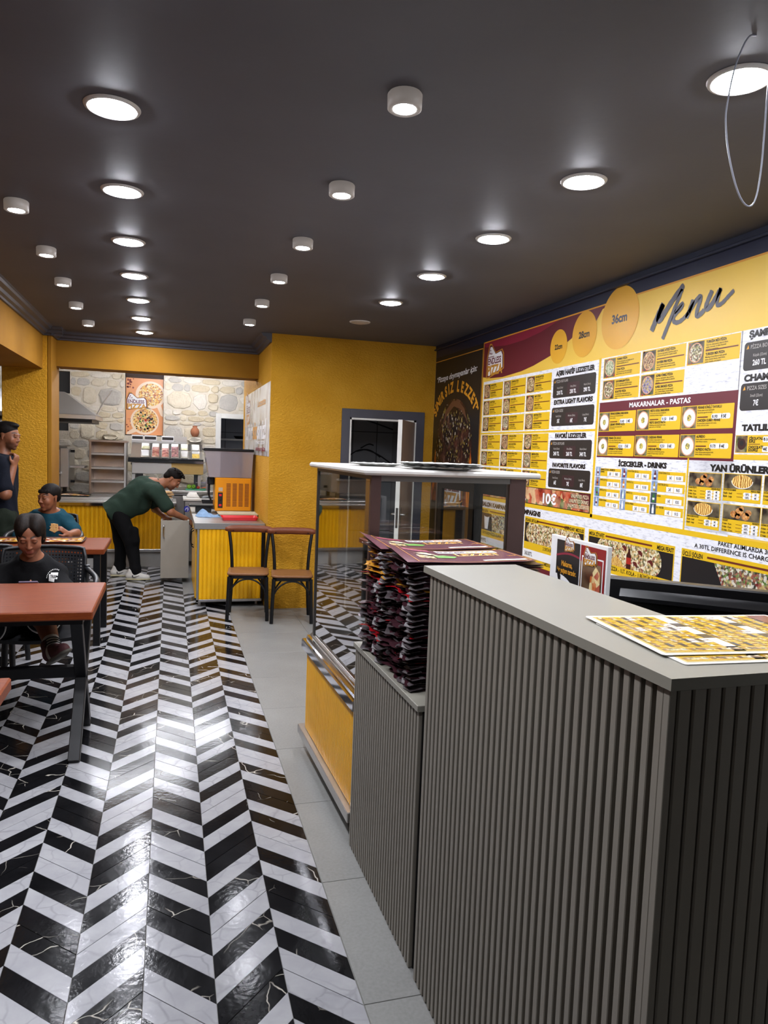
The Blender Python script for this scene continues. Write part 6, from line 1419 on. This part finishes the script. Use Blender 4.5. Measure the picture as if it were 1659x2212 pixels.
# sock and shoe
d=(anR-knR)/np.linalg.norm(anR-knR)
S=SDF(anR-.14,anR+.16,.005); S.cap(anR-d*.085,anR+d*.03,.043,.042,.01); SOCK=M('sock_white','cfcbc6',.9); S.obj('sock',SOCK,t,off)
q=np.cross(d,A3(1,0,0)); q/=np.linalg.norm(q); w_=np.cross(d,q)
for j in range(3):
    c=anR-d*(.055-.019*j); MB().tube([tuple(c+(q*math.cos(x)+w_*math.sin(x))*.0435-A3(*off)) for x in [i*2*PI/24 for i in range(25)]],.0035,6,0,0,1,False).obj('sock_stripe',M('sock_black','161616',.9),t)
sneaker(t,off,tuple(anR+A3(-.012,.035,-.088)),tuple(anR+A3(.085,-.125,.015)),[M('shoe_maroon','5a2f33',.7),M('shoe_sole_grey','6b675e',.6)],up=(-.45,.30,.84))
# shirt print, laid on the cloth by casting onto the shirt
from mathutils.bvhtree import BVHTree
SHIRT=[c for c in t.children if c.name.startswith('black_sweatshirt')][0]; BV=BVHTree.FromPolygons([v.co for v in SHIRT.data.vertices],[tuple(q.vertices) for q in SHIRT.data.polygons])
def onshirt(x,z,d=.003):
    h=BV.ray_cast(Vector((x,-1.0,z)),Vector((0,1,0)))[0]; return (x,(h.y if h else -.1)-d,z)
PXC,PZC=.125,.752
m=MB(); G=10
for i in range(G):
    for j in range(6):
        a0,a1=-.026+.05*i/G,-.026+.05*(i+1)/G; b0_,b1_=-.028+.048*j/6,-.028+.048*(j+1)/6
        if (i>6 and j<2) or (i<2 and j>4) or (i>7 and j in (3,)): continue
        m.add([onshirt(PXC+a0,PZC+b0_),onshirt(PXC+a1,PZC+b0_),onshirt(PXC+a1,PZC+b1_),onshirt(PXC+a0,PZC+b1_)],[(0,1,2,3)])
for i in range(11):
    a=PI*(.98-.062*i); x,z=PXC+.006+.044*math.cos(a),PZC-.012+.050*math.sin(a)
    m.add([onshirt(x-.002,z-.003),onshirt(x+.002,z-.003),onshirt(x+.0015,z+.003),onshirt(x-.002,z+.002)],[(0,1,2,3)])
o=m.obj('shirt_print',WT,t); o['kind']='stuff'
text('TRIBE',PXC-.018,PZC-.008,.016,VIN,t,0,.036,.03,name='shirt_lettering'); GIRL=t
# phone
t=thing('phone','dark smartphone held by the girl above the near table edge','phone',(-.765,4.50,.750)); ph=MB(); ph.box((-.05,-.036,-.004),(.05,.036,.005),0,.003); o=ph.obj('phone_body',M('phone_case','6a5f74',.4),t); o.rotation_euler=(-.35,0,.05); MB().box((-.046,-.032,.005),(.046,.032,.0056)).obj('screen',BLK,o)

# ---- standing man at the left picture edge
NV=fabric('shirt_navy','0f131e'); OLV=fabric('trousers_olive','20271d'); off=(-1.50,7.30,0)
t=thing('person','bearded man in a dark shirt eating while standing beside the yellow pillar','person',(off[0]+.065,off[1],0))
hd=Head((-1.475,7.28,1.575),(.93,-.30,-.12),(.06,0,1),1.0)
S=SDF((-1.95,6.9,-.02),(-1.15,7.65,1.75),.006)
S.cap((-1.52,7.30,.90),(-1.53,7.30,1.28),.135,.155,.05,.72,(1,.1,0)); S.cap((-1.525,7.30,1.32),(-1.51,7.29,1.42),.11,.058,.05); S.cap((-1.51,7.29,1.40),hd.p(0,-.025,-.03),.056,.053,.02); hd.build(S)
shR=A3(-1.50,7.11,1.33); elR=A3(-1.445,7.03,1.075); wrR=A3(-1.40,7.12,1.31); shL=A3(-1.56,7.49,1.33)
limb(S,[shR,elR,wrR],(.058,.045,.031),.03); hand(S,wrR,(.25,.12,.72),(-.9,.4,.3),1,.72,1.0); limb(S,[shL,A3(-1.58,7.54,1.06),A3(-1.50,7.48,.83)],(.058,.045,.031),.03); hand(S,A3(-1.50,7.48,.83),(.2,-.1,-1),(0,-1,0),1,.4)
limb(S,[A3(-1.52,7.22,.86),A3(-1.48,7.21,.46),A3(-1.50,7.22,.08)],(.09,.062,.045),.03); limb(S,[A3(-1.54,7.39,.86),A3(-1.52,7.40,.46),A3(-1.55,7.41,.08)],(.09,.062,.045),.03)
S.obj('body',SKIN,t,off,bodytone(hd,'8a5a40','86503f','0e0a08',stub='2a1d16',closed=True))
S=SDF((-1.95,6.9,.75),(-1.2,7.7,1.48),.007); S.cap((-1.52,7.30,.86),(-1.53,7.30,1.28),.155,.175,.05,.78,(1,.1,0)); S.cap((-1.525,7.30,1.31),(-1.512,7.29,1.385),.115,.078,.05)
for sh,el in ((shR,elR),(shL,A3(-1.58,7.54,1.06))): S.cap(sh+(A3(-1.53,7.30,1.34)-sh)*.3,sh,.08,.078,.04); S.cap(sh,sh+(el-sh)*.78,.075,.070,.03)
S.ripple(.004,25,14,5); S.cut((-1.52,7.3,.83),(0,0,-1)); S.cut((-1.51,7.29,1.425),(.2,0,1)); S.obj('dark_shirt',NV,t,off)
S=SDF((-1.85,6.98,.02),(-1.25,7.62,.98),.007); S.cap((-1.52,7.24,.86),(-1.53,7.38,.86),.125,.125,.04); limb(S,[A3(-1.52,7.22,.82),A3(-1.48,7.21,.46),A3(-1.50,7.22,.07)],(.108,.088,.075),.03); limb(S,[A3(-1.54,7.39,.82),A3(-1.52,7.40,.46),A3(-1.55,7.41,.07)],(.108,.088,.075),.03); S.ripple(.004,25,14,6); S.obj('olive_trousers',OLV,t,off)
S=SDF((-1.65,7.1,1.5),(-1.3,7.45,1.76),.006); hd.e(S,0,-.018,.060,.081,.097,.081,.01); hd.e(S,0,-.062,.01,.063,.045,.05,.02); hd.e(S,0,.03,.112,.055,.058,.026,.012); hd.e(S,0,.112,-.025,.095,.064,.096,.010,'s')
for x in (-1,1): hd.e(S,x*.085,.035,-.05,.035,.060,.066,.010,'s'); hd.e(S,x*.076,-.008,.0,.014,.022,.026,.004,'s')
S.obj('hair',HAIRB,t,off)
sneaker(t,off,(-1.56,7.215,0),(-1.30,7.18,0),[BLK,M('shoe_sole_dark','2a2a2a',.6)]); sneaker(t,off,(-1.61,7.41,0),(-1.35,7.39,0),[BLK,M('shoe_sole_dark','2a2a2a',.6)])

# ---- trays on the boy's table
rtray('serving_tray','dark brown serving tray with printed liner on the boy\'s table, nearer the picture middle',-.87,6.30,.7555,.42,.30,M('tray_brown','4a2a20',.4),.018)
rtray('serving_tray','dark brown serving tray with printed liner at the left end of the boy\'s table',-1.33,6.30,.7555,.42,.30,M('tray_brown','4a2a20',.4),.018)
for i,x in enumerate((-.87,-1.33)):
    m=MB(); rr=random.Random(i); m.sheet(16,10,lambda u,v:((u-.5)*.40,(v-.5)*.275,.004+.012*max(0,math.sin(u*6+i))*math.sin(v*3.1)+.012*(u>.93)*v),0,True,.0008)
    tag(m.obj('paper_liner',FLY,None,(x,6.30,.762)),'creased printed paper liner on the %s tray of the boy\'s table'%('right' if i==0 else 'left'),'paper')
# ------------------------------------------------------------------ folded pizza bags on the low counter
PLUM=M('bag_plum','381b22',.3,var=.15,vs=20); PLG=M('bag_grey_inside','463e40',.5,var=.1); PRD=M('bag_red','a3131d',.25,var=.1); PGD=M('bag_gold','c98d25',.35,var=.1); PTP=M('bag_top_sheen','6f4850',.2,var=.05)  # top bags' plum is lightened, gloss reflection put into the colour
rb=random.Random(5)
def bagmesh(seed,gold=False,red=False):
    rr=random.Random(seed); m=MB(); L_,D_=.44,.255
    for ly in range(4):
        ph=[rr.uniform(0,6.3) for _ in range(6)]; jx=rr.uniform(-.016,.014); am=rr.uniform(.7,1.4); cur=rr.uniform(-.3,1)
        def fn(u,v):
            e=math.exp(-u*7)
            x=u*L_+jx*(1-u)+e*(.012*math.sin(v*7+ph[0])+.008*math.sin(v*19+ph[1]))
            y=(v-.5)*D_*(1-.05*e)+.003*math.sin(u*9+ph[2])
            z=.0015+ly*.0036+am*(e*(.0040*math.sin(v*9+ph[3])+.0026*math.sin(v*21+ph[4]))+.0007*math.sin(u*7+v*5+ph[5]))+e*.007*cur*abs(2*v-1)**2
            return (x,y,max(.0003,z))
        mi=0 if ly!=2 else 1
        if red and ly==1: mi=2
        if gold and ly>=2: mi=3
        m.sheet(14,20,fn,mi,True,.0007)
    # crumpled grey flap folded out at the near-left corner
    fx=rr.uniform(-.014,.004); w_=rr.uniform(.04,.085); zz=.009
    P=[(fx-.010,-.130,zz-.004),(fx+.03,-.134,zz+.004),(fx+.02,-.127+w_,zz+.007),(fx-.010,-.127+w_*.8,zz+.001),(fx-.018,-.08,zz-.008)]
    m.add(P,[(0,1,2,3,4)],1); m.add([(a,b,c-.001) for a,b,c in P],[(4,3,2,1,0)],1)
    return m.mesh('folded_paper_bag',[PLUM,PLG,PRD,PGD])
BM=[bagmesh(i) for i in range(7)]; BMG=[bagmesh(20+i,True) for i in range(3)]; BMR=[bagmesh(40+i,False,True) for i in range(2)]
a_=CROT
def cpos(lx,ly): return (CTR[0]+lx*math.cos(a_)-ly*math.sin(a_),CTR[1]+lx*math.sin(a_)+ly*math.cos(a_))
TOPS=[]
NTH='first second third fourth fifth sixth seventh eighth ninth tenth eleventh twelfth thirteenth fourteenth fifteenth sixteenth seventeenth eighteenth nineteenth twentieth twenty-first twenty-second twenty-third twenty-fourth twenty-fifth'.split()
for st,(ly,n,nm) in enumerate(((1.60,25,'far'),(1.305,25,'near'))):
    for i in range(n):
        px_,py_=cpos(.012+rb.uniform(-.008,.016)+(.0 if i<n-6 else -.01*(n-i<4)),ly+rb.uniform(-.006,.006)); z=.8275+i*.0167
        me=BMR[rb.randrange(2)] if i in (5,10,17) else (BMG[rb.randrange(3)] if (st==0 and i>n-10) or (st==1 and i in (18,)) else BM[rb.randrange(7)])
        last=i==n-1
        if last:
            rr=random.Random(st)
            def fz(x,y): return .006+.034*math.exp(-x/.07)*(.55+.45*(y/.128))+.006*math.exp(-(.44-x)/.05)+.0012*math.sin(x*23)
            m=MB(); m.sheet(26,14,lambda u,v:(u*.44-.02,(v-.5)*.256,fz(u*.44,(v-.5)*.256)),0,True,.0008); m.sheet(26,14,lambda u,v:(u*.43-.01,(v-.5)*.25,fz(u*.44,(v-.5)*.256)*.55),1,True,.0008); m.sheet(26,14,lambda u,v:(u*.43-.012,(v-.5)*.25,.001),1,True,.0008)
            me=m.mesh('folded_paper_bag',[PTP,PLUM])
        o=link('folded_paper_bag',me,None,(px_,py_,z),(0,0,CROT+rb.uniform(-.03,.03)))
        lab='plum folded paper bag, %s from the bottom of the %s stack on the low counter'%(NTH[i],nm)
        if i==0: lab='lowest plum paper pizza bag of the %s stack on the low counter'%nm
        if last: lab='printed plum paper pizza bag lying on top of the %s stack'%nm; TOPS.append((o,fz))
        tag(o,lab,'paper bag','folded bags in the %s stack'%nm)
PBO=vinyl('bag_print_cream','e8d9bd')
for o,fz in TOPS:
    m=MB()
    def strip(x0,y0,x1,y1,mi,k_=10):
        for i in range(k_): 
            xa,xb=x0+(x1-x0)*i/k_,x0+(x1-x0)*(i+1)/k_; m.add([(xa,y0,.003),(xb,y0,.003),(xb,y1,.003),(xa,y1,.003)],[(0,1,2,3)],mi)
    strip(.02,-.118,.41,-.115,0,24); strip(.02,.115,.41,.118,0,24); strip(.02,-.118,.023,.118,0,1); strip(.407,-.118,.41,.118,0,1)
    strip(.15,.055,.37,.10,1,12); strip(.035,.08,.13,.105,3,6); strip(.25,-.105,.40,-.085,1,8)
    m.add([(.05,.02,.003),(.10,.06,.003),(.14,-.02,.003)],[(2,1,0)],4); m.add([(.11,-.05,.003),(.17,-.045,.003),(.19,-.015,.003),(.15,.01,.003),(.11,-.01,.003)],[(0,1,2,3,4)],2)
    m.add([(.045,-.06,.003),(.10,-.065,.003),(.105,-.02,.003),(.05,-.005,.003)],[(0,1,2,3)],4)
    m.obj('bag_print',[VGO,VWH,vinyl('bag_print_green','6a9a4a'),vinyl('bag_print_pink','a8506a'),PIZ[6]],o)
    text('ENDLESS',.155,.066,.024,PTP,o,.0034,.10,.03); text('PIZZA',.262,.066,.024,VOR,o,.0034,.10,.03)
    text('LEZZET',.20,.0,.045,PBO,o,.003,.16,.05); text('LEZZET',.20,.0,.045,VOR,o,.0034,.16,.012,name='lettering_face'); text('Limitsiz',.375,-.02,.018,VGO,o,.003,.03,.01)

# ------------------------------------------------------------------ laminated menu sheets on the tall counter
LAMI=N('laminate_gloss',.08,0,.6); LAMI.col('f1efe9'); LAMI=LAMI.m
def menusheet(label,x,y,z,rz,seed):
    t=thing('laminated_menu',label,'menu sheet',(x,y,z),rz,'laminated menus on the counter'); rr=random.Random(seed); W_,D_=.42,.285
    m=MB(); m.prism(rrect(-W_/2,-D_/2,W_/2,D_/2,.006,3),0,.0012,'z'); m.obj('sheet',LAMI,t)
    m=MB(); rect(m,-W_/2+.010,-D_/2+.010,W_/2-.010,D_/2-.010,.0016,0)
    cols=15; cw=(W_-.03)/cols; rw=(D_-.03)/9
    for i in range(cols):
        xa=-W_/2+.015+i*cw
        for j in range(9):
            ya=-D_/2+.015+j*rw
            if i in (5,10): rect(m,xa,ya,xa+cw*.9,ya+rw,.002,2 if j%3 else 5); continue
            if j==0 and i%2==0 and i<13: rect(m,xa,ya,xa+cw*1.9,ya+rw*.92,.002,1); rect(m,xa+.002,ya+.006,xa+cw*1.8,ya+rw*.7,.0023,4); continue
            if j==0: continue
            rect(m,xa,ya,xa+cw*.93,ya+rw*.90,.002,rr.choice((1,1,1,1,1,2))); rect(m,xa+.001,ya+.002,xa+cw*.4,ya+rw*.85,.0023,4 if rr.random()<.7 else 5); rect(m,xa+cw*.48,ya+rw*.42,xa+cw*.9,ya+rw*.50,.0023,3)
    rect(m,W_/2-.06,D_/2-.10,W_/2-.012,D_/2-.012,.0026,3)
    m.obj('print',[M('sheet_cream','d9c27a',.12),M('sheet_yellow','d3a722',.12),M('sheet_white','e9e7e2',.12),M('sheet_maroon','6b1f2a',.12),PIZ[0],M('sheet_dark','2c2827',.12)],t); return t
menusheet('lower of the two laminated menus, its corner showing at the counter edge',1.015,1.098,1.2462,-.05,2)
menusheet('upper of the two laminated colour menus lying on the tall counter',1.013,1.135,1.2494,-.09,1)
# ------------------------------------------------------------------ white display card behind the tall counter
t=bpy.data.objects.new('display_card',None); COL.objects.link(t); tag(t,'white standing display card with a pasta ad and a pizza ad behind the tall counter','display card'); t.matrix_world=Matrix(((0,0,-1,1.10),(-1,0,0,0),(0,1,0,0),(0,0,0,1)))@Matrix.Translation((-.0685,.093,0))
u0,u1,v0,v1=-1.882,-1.585,.981,1.250
m=MB(); m.box((u0,v0,-.012),(u1,v1,0),0,.0008); m.box((u0+.02,v0,-.10),(u1-.02,v0+.006,-.012)); m.obj('card_body',VWH,t)
def rectp(nm,a,b,c,d,z,mt): m=MB(); rect(m,a,b,c,d,z); return m.obj(nm,mt,t)
a0,a1,b0,b1=-1.846,-1.720,-1.715,-1.593
rectp('pasta_ad',a0,v0+.004,a1,v1-.010,.0006,VBL); m=MB(); P=arc(-1.80,1.08,.085,0,2*PI,30); 
fl_(m,[(max(a0,min(a1,p[0])),p[1]) for p in arc(-1.83,1.065,.105,0,2*PI,40,.075)],.001,0); fl_(m,[(max(a0,min(a1,p[0])),p[1]) for p in arc(-1.79,1.06,.05,0,2*PI,30,.035)],.0014,1); fl_(m,[(-1.838,1.145),(-1.820,1.10),(-1.816,1.135),(-1.834,1.155)],.0016,2); m.obj('pasta_photo',[VWH,speckle('print_pasta_ad',('d8963a','e8b860','a85a20','f0d090'),60),VBL],t)
m=MB(); 
for i in range(8):
    x_=a0+(a1-a0)*i/8; x__=a0+(a1-a0)*(i+1)/8; f=lambda x:1.196+.012*math.sin((x-a0)/(a1-a0)*PI*.8); m.add([(x_,f(x_)-.006,.001),(x__,f(x__)-.006,.001),(x__,f(x__)+.0,.001),(x_,f(x_)+.0,.001)],[(0,1,2,3)])
m.obj('gold_arc',VMA2,t); logo(t,-1.775,1.228,.16,.0012)
text('Makarna,',-1.784,1.166,.016,VOR,t,.0016,.06,.03,'C'); text('bir yaşam tarzıdır.',-1.784,1.146,.015,VOR,t,.0016,.105,.03,'C')
rectp('pizza_ad',b0,v0+.004,b1,v1-.010,.0006,speckle('print_wood_board',('5a2c14','4a2410','6b3518','52280f'),14)); m=MB(); rect(m,b0,1.195,b1,v1-.010,.0009); fl_(m,[(b1-.02,1.195),(b1,1.195),(b1,1.09)],.0009); m.obj('red_field',vinyl('print_red','8f1418'),t)
m=MB(); X_=(b0+.008,b1-.008); Y_=(1.10,1.212); w_=.004
vs=[(X_[0],Y_[0],.0012),(X_[0],Y_[1],.0012),(X_[1],Y_[1],.0012),(X_[1],Y_[0],.0012),(X_[0]+w_,Y_[0],.0012),(X_[0]+w_,Y_[1]-w_,.0012),(X_[1]-w_,Y_[1]-w_,.0012),(X_[1]-w_,Y_[0],.0012)]
m.add(vs,[(0,4,5,1),(1,5,6,2),(2,6,7,3)])
m.obj('white_frame',VWH,t)
m=MB(); fl_(m,[(-1.665,1.10),(-1.610,1.10),(-1.615,1.175),(-1.635,1.19),(-1.66,1.16)],.0014,0); fl_(m,[(b0+.005,1.0),(-1.655,.995),(-1.66,1.05),(b0+.03,1.075),(b0+.005,1.06)],.0014,0); m.obj('pizza_photo',[speckle('print_pizza_ad',('b8321f','e8c080','d87030','f0dca0','7a1f14'),60)],t)
logo(t,-1.664,1.208,.20,.0018); text('Limit',-1.712,1.082,.020,VWH,t,.002,.043,.03); text('siz',-1.668,1.082,.020,VOR,t,.002,.024,.03); text('siniz!',-1.643,1.082,.020,VWH,t,.002,.046,.03)
# desk behind the counter that carries it, and the black cabinet
t=thing('staff_desk','pale staff desk on the inner side of the tall counter','desk',(1.2,1.7,0)); MB().box((-.16,-.38,1.049),(.2,.255,1.0735),0,.002).obj('desk_top',LAM,t); MB().box((-.13,-.36,0),(.18,.23,1.049)).obj('desk_body',GROOVE,t)
BKG=M('black_gloss','0b0b0d',.28,var=.02)
t=thing('black_cabinet','low black cabinet with raised rim behind the counter at the right','cabinet',(1.62,2.445,0),math.atan2(-.353,.429))
MB().box((0,0,0),(.85,.25,1.0),0,.004).obj('cabinet_body',BKG,t); MB().box((-.01,-.012,1.0),(.86,.05,1.122),0,.006).obj('raised_rim',BKG,t); m=MB(); m.prism([(-.012,1.085),(-.05,1.06),(-.05,1.045),(-.012,1.03)],.06,.86,'x'); m.obj('lip',BKG,t)
flush_text()
# the prints on the two top bags follow the curled paper
for o,fz in TOPS:
    for c in o.children:
        for v in c.data.vertices: v.co.z+=fz(v.co.x+.02,v.co.y)-.0018
for c in GIRL.children:
    if c.name.startswith('shirt_lettering'):
        c['kind']='stuff'
        for v in c.data.vertices: v.co=onshirt(v.co.x,v.co.y,.0045)
# print too fine to pick apart stays joined
for o in COL.objects:
    if o.type=='MESH' and o.parent and o.name.split('.')[0] in ('lettering','logo_lettering','lettering_face','price_box','spices','divider','flames','photo','pizza_photo','print','bag_print','orange_line','serving_boards','rule','gold_line','menu_lettering','shop_logo'):
        o['kind']='stuff'
